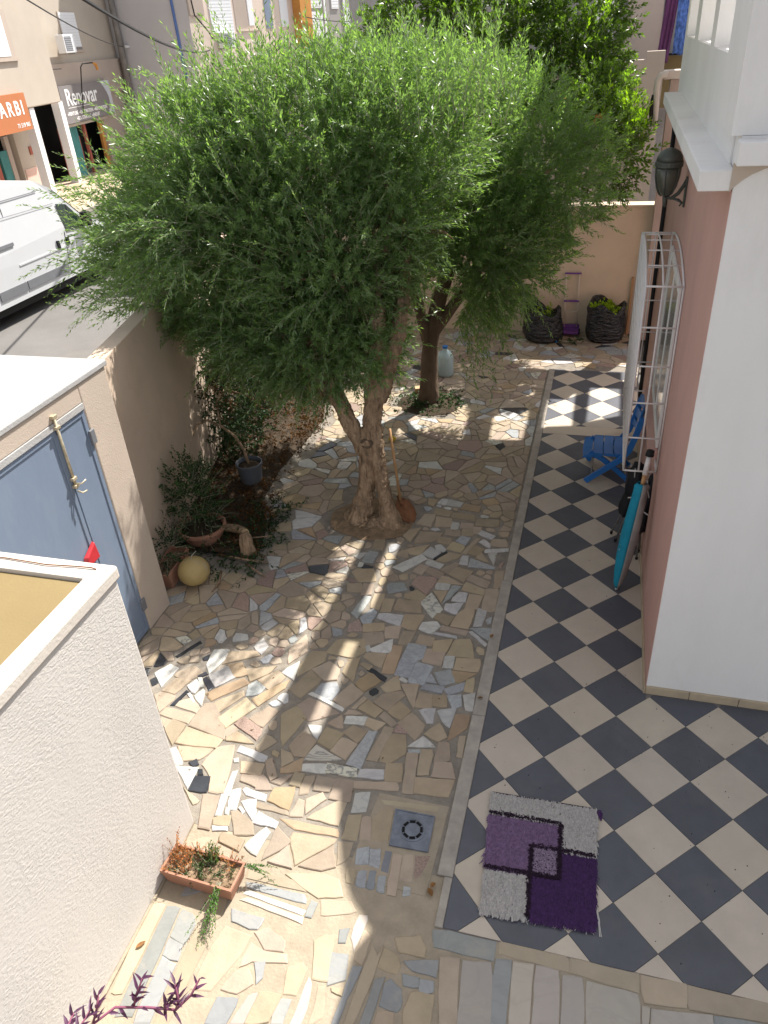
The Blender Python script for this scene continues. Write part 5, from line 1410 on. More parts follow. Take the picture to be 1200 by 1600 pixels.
# inner limbs into the crown
lb = MB(); starts = [(-2.3,2.5,2.2),(-2.1,2.9,2.7),(-3.4,2.7,2.5),(-3.6,2.5,2.2),(-2.33,2.45,1.9),(-2.80,2.38,1.42)]
for k in range(30):
    s = Vector(rb.choice(starts)); th = rb.uniform(0, 6.28); rr = rb.uniform(.9, 1.75)
    e = Vector((-3.1+rr*math.cos(th)*.85, 2.95+rr*math.sin(th)*.45, rb.uniform(2.4, 3.6)))
    mid = s.lerp(e, .5)+Vector((rb.uniform(-.12, .12), rb.uniform(-.12, .12), rb.uniform(0, .2)))
    lb.tube([s, s.lerp(mid, .5), mid, mid.lerp(e, .5), e], [.024,.02,.015,.01,.005], 6)
lb.build('branches', M_bark, olive, smooth=True)
g = np.random.default_rng(3)
lobes = [(-3.02,2.98,2.86,1.2,.82,0.95), (-4.20,2.85,2.50,.95,.75,.75), (-3.9,2.9,2.05,.8,.6,.42), (-3.02,3.1,3.50,1.1,.8,.58),
         (-3.95,2.9,3.28,.72,.7,.55), (-3.15,2.65,1.95,1.0,.6,.45), (-2.15,3.15,3.35,.6,.7,.6), (-3.5,2.5,2.95,.7,.45,.6), (-2.5,2.75,2.45,.45,.35,.5), (-2.85,2.4,2.45,.6,.38,.5), (-2.7,2.5,1.78,.85,.42,.36), (-3.4,2.6,1.72,.8,.5,.3), (-2.75,2.45,1.6,.85,.4,.32)]
p, o, r = blob_points(9000, lobes, g, .62, 1.02)
d = nrm(o*np.array([1, 1, .8]) + np.array([0, 0, .55]) + g.normal(0, .33, p.shape))
low = p[:, 2] < 2.0
d[low, 2] -= .25; d = nrm(d)
keep = (p[:, 2] > 1.3) & ~((p[:, 0] > -2.2) & (p[:, 2] < 2.2)) & ~((p[:, 2] < 1.5) & (np.abs(p[:, 0]+2.35) < .35))
p, d, r = p[keep], d[keep], r[keep]
L = g.uniform(.16, .36, len(p)); L[g.random(len(p)) < .07] *= 1.6
dr = np.where(p[:, 2] < 2.3, g.uniform(.0, .3, len(p)), g.uniform(-.05, .2, len(p)))
fol = [foliage('', p, d, L, dr, 22, .066, .0170, (1.0, 1.0, 1.0), (1.5, 1.45, 1.05), 1, .85, young=.3)]
# long loose sprays on the left
pl_ = np.array([[-4.75+.6*g.random()-.2, 2.3+1.1*g.random(), 1.9+1.3*g.random()] for _ in range(170)])
dl = nrm(np.array([-1.0, -.12, .28])+g.normal(0, .3, pl_.shape))
fol.append(foliage('', pl_, dl, g.uniform(.5, 1.0, 170), g.uniform(0, .35, 170), 38, .064, .0155, (1.0, 1.0, 1.05), (1.5, 1.45, 1.1), 2, .8))
# upright sprays on top
pt = np.array([[-4.1+2.9*g.random(), 2.3+1.5*g.random(), 3.45+.35*g.random()] for _ in range(260)])
dt = nrm(np.array([-.1, 0, 1.0])+g.normal(0, .28, pt.shape))
fol.append(foliage('', pt, dt, g.uniform(.35, .85, 260), g.uniform(-.05, .2, 260), 34, .064, .016, (1.05, 1.05, 1.1), (1.6, 1.5, 1.1), 3, .75))
# odd longer shoots standing out of the outline all round, some greyer
px_, ox_, rx_ = blob_points(420, lobes, g, .95, 1.0); kx_ = px_[:, 2] > 2.1; px_, ox_ = px_[kx_], ox_[kx_]
fol.append(foliage('', px_, nrm(ox_+np.array([-.1, -.1, .5])+g.normal(0, .25, px_.shape)), g.uniform(.4, .75, len(px_)), g.uniform(0, .3, len(px_)), 30, .066, .0165, (1.15, 1.1, 1.25), (1.7, 1.6, 1.25), 33, .8))
pw_ = np.array([[-4.5+.8*g.random(), 1.8+.4*g.random(), 2.45+.6*g.random()] for _ in range(100)])
dw_ = nrm(np.array([-.25, -.6, .15])+g.normal(0, .35, pw_.shape))
fol.append(foliage('', pw_, dw_, g.uniform(.3, .65, 100), g.uniform(.1, .4, 100), 30, .064, .0155, (1.0, 1.0, 1.05), (1.5, 1.45, 1.1), 14, .8))
V, F, C, SV, SF = join_fol(fol)
link('leaves', fast_mesh('leaves', V, F, M_oliveleaf, C), olive)
link('twigs', fast_mesh('twigs', SV, SF, M_twig), olive)

# ---- second olive and the citrus behind it
olive2 = thing('olive_tree', 'second olive tree with a darker trunk farther back in the courtyard', 'tree', (-2.44, 5.06, 0))
tb = MB()
limb([(-2.46,5.04,-.03),(-2.45,5.05,.3),(-2.42,5.06,.8),(-2.33,5.1,1.3),(-2.1,5.2,2.0),(-1.8,5.4,2.8)], [.16,.115,.10,.095,.08,.05], 12, .06, seed=6)
limb([(-2.43,5.05,.75),(-2.5,5.0,1.15),(-2.62,5.05,1.7),(-2.7,5.2,2.6)], [.075,.07,.06,.04], 12, .06, seed=7)
limb([(-2.38,5.08,.95),(-2.1,5.1,1.35),(-1.7,5.3,1.9),(-1.2,5.5,2.4)], [.075,.07,.055,.035], 12, .06, seed=8)
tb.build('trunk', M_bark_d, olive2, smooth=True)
lb = MB()
for k in range(24):
    s = Vector(rb.choice([(-1.8,5.4,2.8),(-2.7,5.2,2.6),(-1.2,5.5,2.4),(-2.1,5.2,2.0)])); th = rb.uniform(0, 6.28); rr = rb.uniform(.3, .8)
    e = Vector((-1.8+rr*math.cos(th)*1.1, 4.9+rr*math.sin(th)*.7, rb.uniform(1.9, 3.6)))
    lb.tube([s, s.lerp(e, .5)+Vector((0, 0, .1)), e], [.025,.016,.006], 6)
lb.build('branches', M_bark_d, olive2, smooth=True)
lobes2 = [(-1.95,4.7,2.49,.82,.75,.75), (-1.43,4.9,3.05,.75,.7,.7), (-2.2,4.9,3.3,.8,.7,.62), (-1.5,4.75,2.05,.66,.65,.55), (-2.09,4.6,1.75,.7,.55,.38), (-2.65,4.8,3.5,.75,.7,.5), (-1.0,4.85,2.72,.58,.62,.55), (-2.0,4.45,1.7,.72,.5,.42), (-1.75,4.3,2.3,.7,.5,.6)]
p, o, r = blob_points(4300, lobes2, g, .6, 1.02)
keep = p[:, 2] > np.where(p[:, 0] < -1.85, 1.95, 1.2); p, o = p[keep], o[keep]
d = nrm(o*np.array([1, 1, .8])+np.array([0, 0, .5])+g.normal(0, .33, p.shape)); low = p[:, 2] < 1.7; d[low, 2] -= .3; d = nrm(d)
fol = [foliage('', p, d, g.uniform(.2, .45, len(p)), np.where(low, g.uniform(.0, .35, len(p)), g.uniform(-.05, .2, len(p))), 25, .068, .0175, (1.2, 1.2, 1.15), (1.8, 1.7, 1.2), 21, .85, young=.3)]
ph_ = np.array([[-1.9+.55*g.random(), 4.2+.5*g.random(), .95+.5*g.random()] for _ in range(26)])
dh_ = nrm(np.array([.2, -.3, -.6])+g.normal(0, .35, ph_.shape))
fol.append(foliage('', ph_, dh_, g.uniform(.25, .5, 26), g.uniform(.1, .4, 26), 14, .07, .019, (.9, .95, 1.0), (1.5, 1.5, 1.0), 7, .9))
V, F, C, SV, SF = join_fol(fol)
link('leaves', fast_mesh('leaves', V, F, M_oliveleaf, C), olive2)
link('twigs', fast_mesh('twigs', SV, SF, M_twig), olive2)
citrus = thing('citrus_tree', 'citrus tree with bright yellow-green new leaves rising over the far back wall', 'tree', (-1.8, 9.1, -.1))
tb = MB()
limb([(-1.8,9.1,-.1),(-1.8,9.1,.6),(-1.8,9.05,1.4),(-1.8,9.0,2.4),(-1.9,9.0,3.6)], [.12,.09,.08,.07,.04], 12, .06, seed=9)
limb([(-1.8,9.05,1.4),(-2.1,9.0,2.2),(-2.7,9.0,3.4)], [.07,.055,.035], 12, .06, seed=10)
limb([(-1.8,9.05,1.8),(-1.2,8.6,2.4),(-.6,7.6,2.8)], [.06,.05,.03], 12, .06, seed=11)
tb.build('trunk', M_bark_d, citrus, smooth=True)
clobes = [(-2.15,9.0,3.95,1.15,.8,1.1), (-1.2,9.0,3.9,.85,.7,.95), (-.52,7.35,2.75,.5,.45,.6), (-3.2,8.9,4.1,.95,.75,.85), (-.95,8.7,3.5,.6,.5,.6), (-.62,7.9,3.15,.4,.6,.4)]
p, o, r = blob_points(2600, clobes, g, .5, .98)
keep = (p[:, 0] < -.02) & (p[:, 2] > 1.6) & ((p[:, 1] < 7.85) | (p[:, 2] > 2.3)); p, o = p[keep], o[keep]
d = nrm(o+np.array([0, 0, .45])+g.normal(0, .4, p.shape))
fol = [foliage('', p, d, g.uniform(.18, .36, len(p)), g.uniform(0, .3, len(p)), 17, .085, .040, (.9, .95, .9), (2.0, 2.1, 1.0), 5, 1.0, stem_r=.004, young=.2)]
# bright young shoots
py_ = np.concatenate([np.array([[-.6+.62*g.random(), 7.0+.5*g.random(), 2.65+.55*g.random()] for _ in range(34)]), np.array([[-1.0+.5*g.random(), 8.3+.5*g.random(), 3.4+1.0*g.random()] for _ in range(14)]),
                      np.array([[-3.8+2.2*g.random(), 8.2+.5*g.random(), 4.0+.6*g.random()] for _ in range(20)])])
py_[:, 0] = np.minimum(py_[:, 0], -.02)
dy_ = nrm(np.array([.1, 0, 1.0])+g.normal(0, .22, py_.shape))
fol.append(foliage('', py_, dy_, g.uniform(.2, .42, len(py_)), g.uniform(-.05, .1, len(py_)), 18, .075, .034, (2.4, 2.5, .7), (3.6, 3.5, .8), 6, .8, stem_r=.004, young=.6))
V, F, C, SV, SF = join_fol(fol)
link('leaves', fast_mesh('leaves', V, F, M_citrusleaf, C), citrus)
link('twigs', fast_mesh('twigs', SV, SF, M_twig), citrus)
# a few withered leaf clusters
pw = np.array([[-.62,6.85,3.15],[-.68,6.85,3.08],[-1.05,6.8,3.35],[-.55,6.85,3.1]]); dw = nrm(np.array([0, -.3, .3])+g.normal(0, .5, pw.shape))
q = foliage('', pw, dw, np.full(4, .16), np.full(4, .4), 14, .07, .03, (1.5, 1.4, 1.2), (1.8, 1.5, 1.2), 8, 1.0)
link('withered_leaves', fast_mesh('withered_leaves', q[0], q[1], M_dryleaf, q[2]), citrus)

def bush(parent, c, rx, ry, rz, n, nleaf, ll, lw, M, seed, base=(1, 1, 1), tip=(1.5, 1.5, 1.1), name='leaves', up=.5, Ls=(.12, .3)):
    gg = np.random.default_rng(seed)
    p, o, r = blob_points(n, [(*c, rx, ry, rz)], gg, .1, .9)
    d = nrm(o+np.array([0, 0, up])+gg.normal(0, .4, p.shape))
    q = foliage('', p, d, gg.uniform(*Ls, n), gg.uniform(0, .3, n), nleaf, ll, lw, base, tip, seed, .95)
    link(name, fast_mesh(name, q[0], q[1], M, q[2]), parent)
    link('twigs', fast_mesh('twigs', q[3], q[4], M_twig), parent)

# ---- ground ivy round the citrus, dark hedge of creepers along the street wall
iv = tag(link('ground_cover', fast_mesh('ground_cover', *(lambda q: (q[0], q[1], M_shrubleaf, q[2]))(foliage('', np.stack([-2.44+g.normal(0, .22, 120), 5.0+g.normal(0, .18, 120), g.uniform(.02, .08, 120)], 1), nrm(g.normal(0, 1, (120, 3))*np.array([1, 1, .4])+np.array([0, 0, .3])), g.uniform(.06, .18, 120), g.uniform(0, .4, 120), 10, .045, .022, (1.1, 1.1, 1), (1.8, 1.8, 1), 9)))),
         'low dark leaves growing round the foot of the second olive trunk', 'ground cover'); iv['kind'] = 'stuff'
def wallplant(n, seed, ylo, yhi, zlo, zhi):
    gg = np.random.default_rng(seed)
    y = gg.uniform(ylo, yhi, n); z = zlo+(zhi-zlo)*gg.random(n)**1.3
    x = gwx(y)+.06+gg.random(n)**2*.5*np.clip((zhi+.3-z), .2, 1)
    return np.stack([x, y, z], 1)
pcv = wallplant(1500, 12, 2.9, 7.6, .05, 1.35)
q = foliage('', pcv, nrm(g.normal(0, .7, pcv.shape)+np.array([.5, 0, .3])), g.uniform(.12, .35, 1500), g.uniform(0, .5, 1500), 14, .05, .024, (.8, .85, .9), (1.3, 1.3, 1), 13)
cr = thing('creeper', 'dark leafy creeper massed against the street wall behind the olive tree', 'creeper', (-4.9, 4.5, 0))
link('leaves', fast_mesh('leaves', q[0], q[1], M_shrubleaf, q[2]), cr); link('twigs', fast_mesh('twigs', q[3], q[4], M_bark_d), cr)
pcd = wallplant(60, 15, 2.9, 3.8, .7, 1.45)
q = foliage('', pcd, nrm(g.normal(0, .7, pcd.shape)+np.array([.5, 0, -.2])), g.uniform(.12, .35, 60), g.uniform(0, .5, 60), 12, .05, .02, (.35, .35, .4), (.5, .45, .4), 14)
link('withered_leaves', fast_mesh('withered_leaves', q[0], q[1], M_dryleaf, q[2]), cr)
# litter of leaves and clippings over the bed
pn = np.stack([g.uniform(-4.9, -3.4, 1500), g.uniform(1.3, 5.5, 1500), np.full(1500, .06)], 1)
pn = pn[[(gwx(a[1])+.05 < a[0] < bedx(min(7.9, a[1]))+.08) for a in pn]]
q = foliage('', pn, nrm(g.normal(0, 1, pn.shape)*np.array([1, 1, .25])), g.uniform(.05, .2, len(pn)), g.uniform(-.1, .2, len(pn)), 7, .05, .02, (.28, .26, .2), (.5, .4, .28), 16, 1.1)
lt = tag(link('leaf_litter', fast_mesh('leaf_litter', q[0], q[1], M_dryleaf, q[2])), 'dry leaves and clippings strewn over the shaded planting bed', 'leaf litter'); lt['kind'] = 'stuff'
pn = np.stack([g.uniform(-3.95, -3.25, 130), g.uniform(1.0, 2.3, 130), np.full(130, .04)], 1)
q = foliage('', pn, nrm(g.normal(0, 1, pn.shape)*np.array([1, 1, .35])), g.uniform(.1, .3, len(pn)), g.uniform(-.1, .1, len(pn)), 9, .05, .022, (.9, .95, .9), (1.8, 1.8, 1), 17, 1.1)
cl = tag(link('clippings', fast_mesh('clippings', np.concatenate([q[0], q[3]]), np.concatenate([q[1], q[4]+len(q[0])]), M_shrubleaf, np.concatenate([q[2], np.ones((len(q[3]), 3))]))), 'green leafy clippings lying round the cut log', 'clippings'); cl['kind'] = 'stuff'

# ---- pots in the shaded corner
def potted(name, label, c, prof, M, soil_z, n=28):
    t = thing(name, label, 'potted plant', c)
    MB().lathe(prof, c, n).build('pot', M, t, smooth=False, bevel=0.004)
    r = max(x for x, z in prof)-.02
    m = MB(); m.lathe([(r*.98, soil_z), (r*.5, soil_z+.015), (.01, soil_z+.02)], c, 20); m.build('soil', M_soil_d, t, smooth=True)
    return t
bw = potted('bowl_plant', 'wide terracotta bowl with a bushy dark green shrub, by the beige pier', (-3.99, 1.5, 0.005), [(.10,0),(.14,.005),(.2,.1),(.225,.17),(.24,.172),(.24,.205),(.215,.207),(.2,.16),(.12,.06),(.02,.05)], M_terra, .165)
bush(bw, (-4.05, 1.54, .52), .22, .2, .34, 150, 18, .036, .021, M_shrubleaf, 31, (1.0, 1.05, 1.0), (2.2, 2.3, 1.2), up=.9)
bush(bw, (-3.99, 1.5, .25), .2, .2, .1, 60, 12, .03, .018, M_shrubleaf, 32, (.9, .95, 1), (1.4, 1.4, 1))
gp = potted('bent_vine_pot', 'grey plastic pot with a bare bent vine stem leaning to the wall', (-3.98, 2.66, 0.01), [(.11,0),(.115,.01),(.14,.24),(.15,.245),(.15,.275),(.138,.277),(.125,.2),(.02,.19)], M_greypot, .23)
MB().tube([(-3.98,2.66,.23),(-4.02,2.68,.42),(-4.12,2.72,.56),(-4.28,2.75,.66),(-4.42,2.72,.74),(-4.5,2.62,.73),(-4.52,2.45,.6),(-4.46,2.3,.4),(-4.36,2.2,.3)], [.018,.017,.016,.015,.014,.012,.01,.008,.005], 8).build('vine', M_bark, gp, smooth=True)
MB().tube([(-4.3,2.76,.67),(-4.4,2.95,.85),(-4.35,3.1,.95),(-4.2,3.2,.85)], [.012,.01,.008,.005], 7).build('vine', M_bark, gp, smooth=True)
bx = thing('trough_planter', 'terracotta trough in the corner by the beige pier, partly hidden', 'planter', (-4.05, 0.95, 0.005))
def trough(c, lx, ly, h, t, M, parent, rot=0, splay=.9):
    X = Matrix.Translation(c) @ Matrix.Rotation(rot, 4, 'Z'); m = MB()
    def ring(a, b, z): return [X @ Vector(p) for p in ((-a, -b, z), (a, -b, z), (a, b, z), (-a, b, z))]
    a, b = lx/2, ly/2
    R_ = [ring(a*splay, b*splay*.92, 0), ring(a*.98, b*.98, h*.82), ring(a, b, h*.82), ring(a, b, h), ring(a-t, b-t, h), ring(a-t*1.1, b-t*1.1, h*.7), ]
    vs = [v for r in R_ for v in r]; fs = [[3, 2, 1, 0]]
    for i in range(len(R_)-1):
        for k in range(4): fs.append([i*4+k, i*4+(k+1) % 4, (i+1)*4+(k+1) % 4, (i+1)*4+k])
    m.add(vs, fs); m.build('trough', M, parent, bevel=0.004)
    gr = MB(); nx, ny = 16, 8; vs = []
    for j in range(ny+1):
        for i in range(nx+1):
            vs.append(X @ Vector(((2*i/nx-1)*(a-t*1.2), (2*j/ny-1)*(b-t*1.2), h*.74+random.uniform(-.008, .016))))
    gr.add(vs, [[j*(nx+1)+i, j*(nx+1)+i+1, (j+1)*(nx+1)+i+1, (j+1)*(nx+1)+i] for j in range(ny) for i in range(nx)])
    gr.build('soil', M_soil, parent, smooth=False)
    return X
trough((-4.045, .93, .003), .19, .46, .17, .015, M_terra, bx, R(5))
bush(bx, (-4.05, 1.0, .28), .1, .2, .16, 50, 14, .035, .018, M_shrubleaf, 33, (.8, .85, 1), (1.3, 1.3, 1))
# faded ball
ball = thing('ball', 'faded yellow ball with a hook on top, resting by the beige pier', 'ball', (-3.75, 0.86, 0.008))
rp = []
for k in range(13):
    a = -math.pi/2+math.pi*k/12; rp.append((max(.003, .148*math.cos(a)), .138+.136*math.sin(a)))
MB().lathe(rp, (-3.76, .86, .008), 32).build('shell', M_ball, ball, smooth=True)
MB().tube([(-3.76,.86,.28),(-3.755,.87,.31),(-3.73,.89,.335),(-3.715,.9,.35)], .004, 5).build('hook', M_steel, ball)
# cut log and branches
lg = thing('cut_log', 'sawn olive log with pale cut end lying beside the clippings', 'log', (-3.6, 1.5, .01))
tb = MB()
limb([(-3.95,1.62,.09),(-3.75,1.6,.14),(-3.58,1.52,.19),(-3.5,1.46,.2)], [.038,.042,.04,.038], 12, .05, seed=41)
tb.build('branch', M_bark, lg, smooth=True)
X = Matrix.Translation((-3.497, 1.457, .2)) @ Vector((.08, -.06, .01)).to_track_quat('Z', 'Y').to_matrix().to_4x4()
MB().lathe([(.037, .0), (.036, .004), (.001, .0045)], n=14, X=X).build('cut_face', M_cutwood, lg)
tb = MB(); limb([(-3.46,1.38,.0),(-3.46,1.38,.1),(-3.47,1.39,.2),(-3.49,1.4,.235)], [.08,.07,.06,.048], 14, .12, seed=42)
tb.build('stump', M_bark, lg, smooth=True)
for k, (a, b) in enumerate((((-3.75,1.3,.02), (-3.2,1.25,.03)), ((-3.6,1.05,.02), (-3.55,.75,.02)), ((-3.9,1.4,.03), (-3.3,1.6,.09)), ((-3.4,1.2,.02), (-3.15,1.05,.02)))):
    a, b = Vector(a), Vector(b); mid = a.lerp(b, .5)+Vector((random.uniform(-.05, .05), random.uniform(-.05, .05), .02))
    tag(MB().tube([a, mid, b], [.012, .01, .006], 6).build('twig', M_bark, smooth=True), ('thin bare twig in front of the cut log', 'short bare twig lying right of the yellow ball', 'long bare twig lying across the cut log', 'small bare twig at the edge of the crazy paving by the log')[k], 'twig', 'cut twigs on the paving')
# shovel leaning on the trunk
sh = thing('shovel', 'rusty shovel with wooden handle leaning against the olive trunk', 'shovel', (-2.14, 2.2, .03))
h0, h1 = Vector((-2.16, 2.32, .17)), Vector((-2.26, 2.44, .92))
MB().tube([h0, h0.lerp(h1, .5), h1], [.015, .015, .014], 8).build('handle', M_wood, sh, smooth=True)
bl = MB(); prof_ = [(-.02, .035), (.03, .085), (.12, .1), (.2, .085), (.26, .03)]
ax = Vector((.48, -.45, -.55)).normalized(); sdv = Vector((.68, .73, .0)).normalized(); nv = ax.cross(sdv)
vs = []
for t, w in prof_:
    for u in (-1, -.5, 0, .5, 1): vs.append(h0+ax*t+sdv*w*u+nv*(.022*(u*u)-.01))
bl.add(vs, [[i*5+k, i*5+k+1, (i+1)*5+k+1, (i+1)*5+k] for i in range(4) for k in range(4)])
b_ = bl.build('blade', M_rust, sh, smooth=True); s_ = b_.modifiers.new('thick', 'SOLIDIFY'); s_.thickness = .004
MB().tube([h0-ax*.06, h0+ax*.05], [.018, .022], 8).build('socket', M_rust, sh, smooth=True)
# fallen lemon
lm = tag(MB().lathe([(.004,-.05),(.018,-.042),(.034,-.02),(.038,0),(.034,.02),(.018,.042),(.005,.052)], n=16, X=Matrix.Translation((-2.66, 3.88, .045)) @ Matrix.Rotation(R(80), 4, 'Y')).build('lemon', mat('lemon_peel', (.62, .42, .03), .5, .1, 20), smooth=True), 'fallen yellow lemon on the paving behind the olive trunk', 'lemon')
# ---- terracotta trough in the sun with drying plants
pt_ = thing('trough_planter', 'sunlit terracotta trough with half-dried trailing plants by the stucco block', 'planter', (-2.35, -1.8, .005))
X = trough((-2.345, -1.79, .004), .475, .19, .125, .013, M_terra, pt_, R(-3))
gg = np.random.default_rng(77)
def sprays(n, box, dirv, jit, L, nleaf, ll, lw, M, base, tip, seed, nm, droop=(0, .2), spread=.9):
    p = np.stack([gg.uniform(*box[0], n), gg.uniform(*box[1], n), gg.uniform(*box[2], n)], 1)
    d = nrm(np.array(dirv)+gg.normal(0, jit, p.shape))
    q = foliage('', p, d, gg.uniform(*L, n), gg.uniform(*droop, n), nleaf, ll, lw, base, tip, seed, spread, stem_r=.0018)
    link(nm, fast_mesh(nm, q[0], q[1], M, q[2]), pt_); link('stems', fast_mesh('stems', q[3], q[4], M_twig), pt_)
sprays(46, ((-2.56, -2.42), (-1.86, -1.71), (.09, .11)), (-.12, .12, 1), .3, (.05, .17), 16, .018, .008, M_dryleaf, (1.3, 1.0, .8), (1.5, 1.1, .9), 51, 'dry_foliage')
sprays(30, ((-2.45, -2.15), (-1.74, -1.70), (.09, .11)), (0, .4, .8), .35, (.04, .11), 14, .017, .008, M_dryleaf, (1.1, .9, .7), (1.5, 1.2, .9), 52, 'dry_foliage')
sprays(60, ((-2.5, -2.15), (-1.86, -1.72), (.085, .1)), (0, 0, .8), .6, (.03, .09), 14, .016, .008, M_shrubleaf, (1.2, 1.2, .8), (1.8, 1.7, 1), 53, 'green_foliage')
sprays(26, ((-2.36, -2.28), (-1.76, -1.7), (.09, .11)), (.1, .3, 1), .3, (.06, .13), 14, .018, .009, M_shrubleaf, (2.6, 2.0, 1.0), (3, 2.3, 1.0), 54, 'green_foliage')
sprays(9, ((-2.22, -2.19), (-1.87, -1.85), (.12, .135)), (.05, -1, -.1), .12, (.2, .33), 40, .017, .011, M_shrubleaf, (2.4, 2.5, 1.0), (3.2, 3.2, 1.0), 55, 'green_foliage', (.25, .36))
sprays(6, ((-2.12, -2.1), (-1.74, -1.7), (.12, .13)), (1, .15, .0), .15, (.12, .22), 26, .017, .011, M_shrubleaf, (2.0, 2.2, 1.0), (3.0, 3.2, 1.0), 56, 'green_foliage', (.3, .5))
# ---- purple heart plant in the near corner, on a pedestal
ph = thing('purple_plant', 'dark purple trailing plant in a pot at the bottom left corner', 'potted plant', (-2.33, -3.05, 0))
MB().box(-2.48, -3.2, -.002, -2.18, -2.9, .3).build('pedestal', M_stucco, ph, bevel=.01)
MB().lathe([(.09,0),(.095,.01),(.12,.17),(.135,.172),(.135,.2),(.118,.2),(.105,.15),(.01,.14)], (-2.33,-3.05,.3), 24).build('pot', M_greypot, ph, smooth=False)
def lanceleaf(m, base, dirv, L, w, up):
    dirv = dirv.normalized(); sd = dirv.cross(up).normalized(); nn = sd.cross(dirv)
    vs = []
    for t, ww in ((0, .35), (.3, 1), (.65, .7), (1, .02)):
        c = base+dirv*L*t-nn*L*.18*t*t
        vs += [c-sd*w*ww*.5+nn*w*.22*ww, c, c+sd*w*ww*.5+nn*w*.22*ww]
    m.add(vs, [[i*3+k, i*3+k+1, (i+1)*3+k+1, (i+1)*3+k] for i in range(3) for k in range(2)])
def purple_stem(pts, leaves, seed):
    rr = random.Random(seed); P = [Vector(p) for p in pts]
    MB().tube(P, [.006]*(len(P)-1)+[.004], 6).build('stem', mat('purple_stem', (.22, .07, .12), .6, .15, 12), ph, smooth=True)
    m = MB()
    for k in range(leaves):
        t = .12+.88*k/(leaves-1); i = min(int(t*(len(P)-1)), len(P)-2); f = t*(len(P)-1)-i
        b = P[i].lerp(P[i+1], f); tg = (P[i+1]-P[i]).normalized()
        a = k*2.4+rr.uniform(-.5, .5); o1 = tg.orthogonal().normalized(); o2 = tg.cross(o1)
        dv = tg*.75+(o1*math.cos(a)+o2*math.sin(a))*.75+Vector((0, 0, .15))
        lanceleaf(m, b, dv, rr.uniform(.045, .085)*(1 if t < .95 else .8), rr.uniform(.012, .018), Vector((rr.uniform(-.3, .3), rr.uniform(-.3, .3), 1)))
    m.build('leaves', M_purpleleaf, ph, smooth=True, tint=(1, 1, 1))
purple_stem([(-2.33,-3.03,.48),(-2.30,-2.86,.56),(-2.22,-2.74,.555),(-2.08,-2.70,.54),(-1.95,-2.675,.53),(-1.89,-2.62,.58),(-1.86,-2.57,.64)], 16, 1)
purple_stem([(-1.95,-2.675,.53),(-1.93,-2.66,.60),(-1.945,-2.63,.67)], 12, 2)
purple_stem([(-2.14,-2.71,.55),(-2.13,-2.69,.6),(-2.10,-2.645,.68)], 11, 3)
purple_stem([(-2.33,-3.03,.48),(-2.31,-2.9,.6),(-2.28,-2.8,.64)], 14, 4)
purple_stem([(-2.35,-3.0,.48),(-2.37,-2.9,.58),(-2.37,-2.82,.6)], 12, 5)
purple_stem([(-2.0,-2.685,.53),(-1.98,-2.7,.585),(-1.96,-2.69,.63)], 9, 6)
purple_stem([(-2.28,-2.82,.56),(-2.26,-2.79,.63),(-2.26,-2.755,.68)], 9, 7)

# ------------------------------------------------------------------ drain
dr = thing('drain_cover', 'square grey metal drain cover with a ring of slots, set in the paving', 'drain', (-1.214, -1.207, .004))
dpoly = [(-1.352,-1.08),(-1.092,-1.079),(-1.083,-1.331),(-1.327,-1.338)]
MB().prism(dpoly, -.008, .011, .004).build('plate', M_drain, dr)
fr = MB()
cx, cy = -1.212, -1.207
for i in range(4):
    p, q = dpoly[i], dpoly[(i+1) % 4]
    def off(v, k): return (cx+(v[0]-cx)*k, cy+(v[1]-cy)*k)
    fr.prism([off(p, 1.0), off(q, 1.0), off(q, .93), off(p, .93)], .0112, .0145)
fr.build('rim', M_drain, dr)
X = Matrix.Translation((cx+.002, cy+.002, .0114))
MB().lathe([(.082,0),(.082,.003),(.07,.004),(.066,.0012),(.001,.0012)], n=36, X=X).build('grate', M_drain, dr)
for k in range(8):
    a = 2*math.pi*k/8+.2
    MB().box(-.018, -.008, .0016, .018, .008, .0046, X @ Matrix.Rotation(a, 4, 'Z') @ Matrix.Translation((0, .056, 0))).build('slot', M_drain_hole, dr)
# ------------------------------------------------------------------ rug
rug = thing('rug', 'small shaggy rug with grey, lilac and deep purple blocks', 'rug', (-.43, -1.2, .006))
rc = [(-0.771, -0.818), (-0.109, -0.804), (-0.095, -1.575), (-0.718, -1.612)]
def ruv(u, v):
    a = (rc[0][0]+(rc[1][0]-rc[0][0])*u, rc[0][1]+(rc[1][1]-rc[0][1])*u); b = (rc[3][0]+(rc[2][0]-rc[3][0])*u, rc[3][1]+(rc[2][1]-rc[3][1])*u)
    return (a[0]+(b[0]-a[0])*v, a[1]+(b[1]-a[1])*v)
m = MB(); nx, ny = 16, 18
vs = []
for j in range(ny+1):
    for i in range(nx+1):
        x, y = ruv(.01+.98*i/nx, .01+.97*j/ny); vs.append((x, y, .0125))
m.add(vs, [[j*(nx+1)+i, j*(nx+1)+i+1, (j+1)*(nx+1)+i+1, (j+1)*(nx+1)+i] for j in range(ny) for i in range(nx)])
bk = m.build('backing', M_rug_k, rug, tint=(1, 1, 1)); so_ = bk.modifiers.new('thick', 'SOLIDIFY'); so_.thickness = .008; so_.offset = -1
def zone(u, v):
    w = .017
    if (abs(u-.415) < w and v > .43) or (abs(u-.675) < w and .21 < v < .67): return 'k'
    if (abs(v-.20) < .011 and u < .68) or (abs(v-.435) < .012 and u > .41) or (abs(v-.665) < .012 and u < .68): return 'k'
    if .415 < u < .675 and .435 < v < .665: return 'l'
    if u < .675 and .20 < v < .665: return 'm'
    if u > .415 and v > .435: return 'd'
    return 'g'
gr_ = np.random.default_rng(8); N = 30000
U = gr_.random(N); Vv = gr_.random(N)
zn = np.array([zone(u, v) for u, v in zip(U, Vv)])
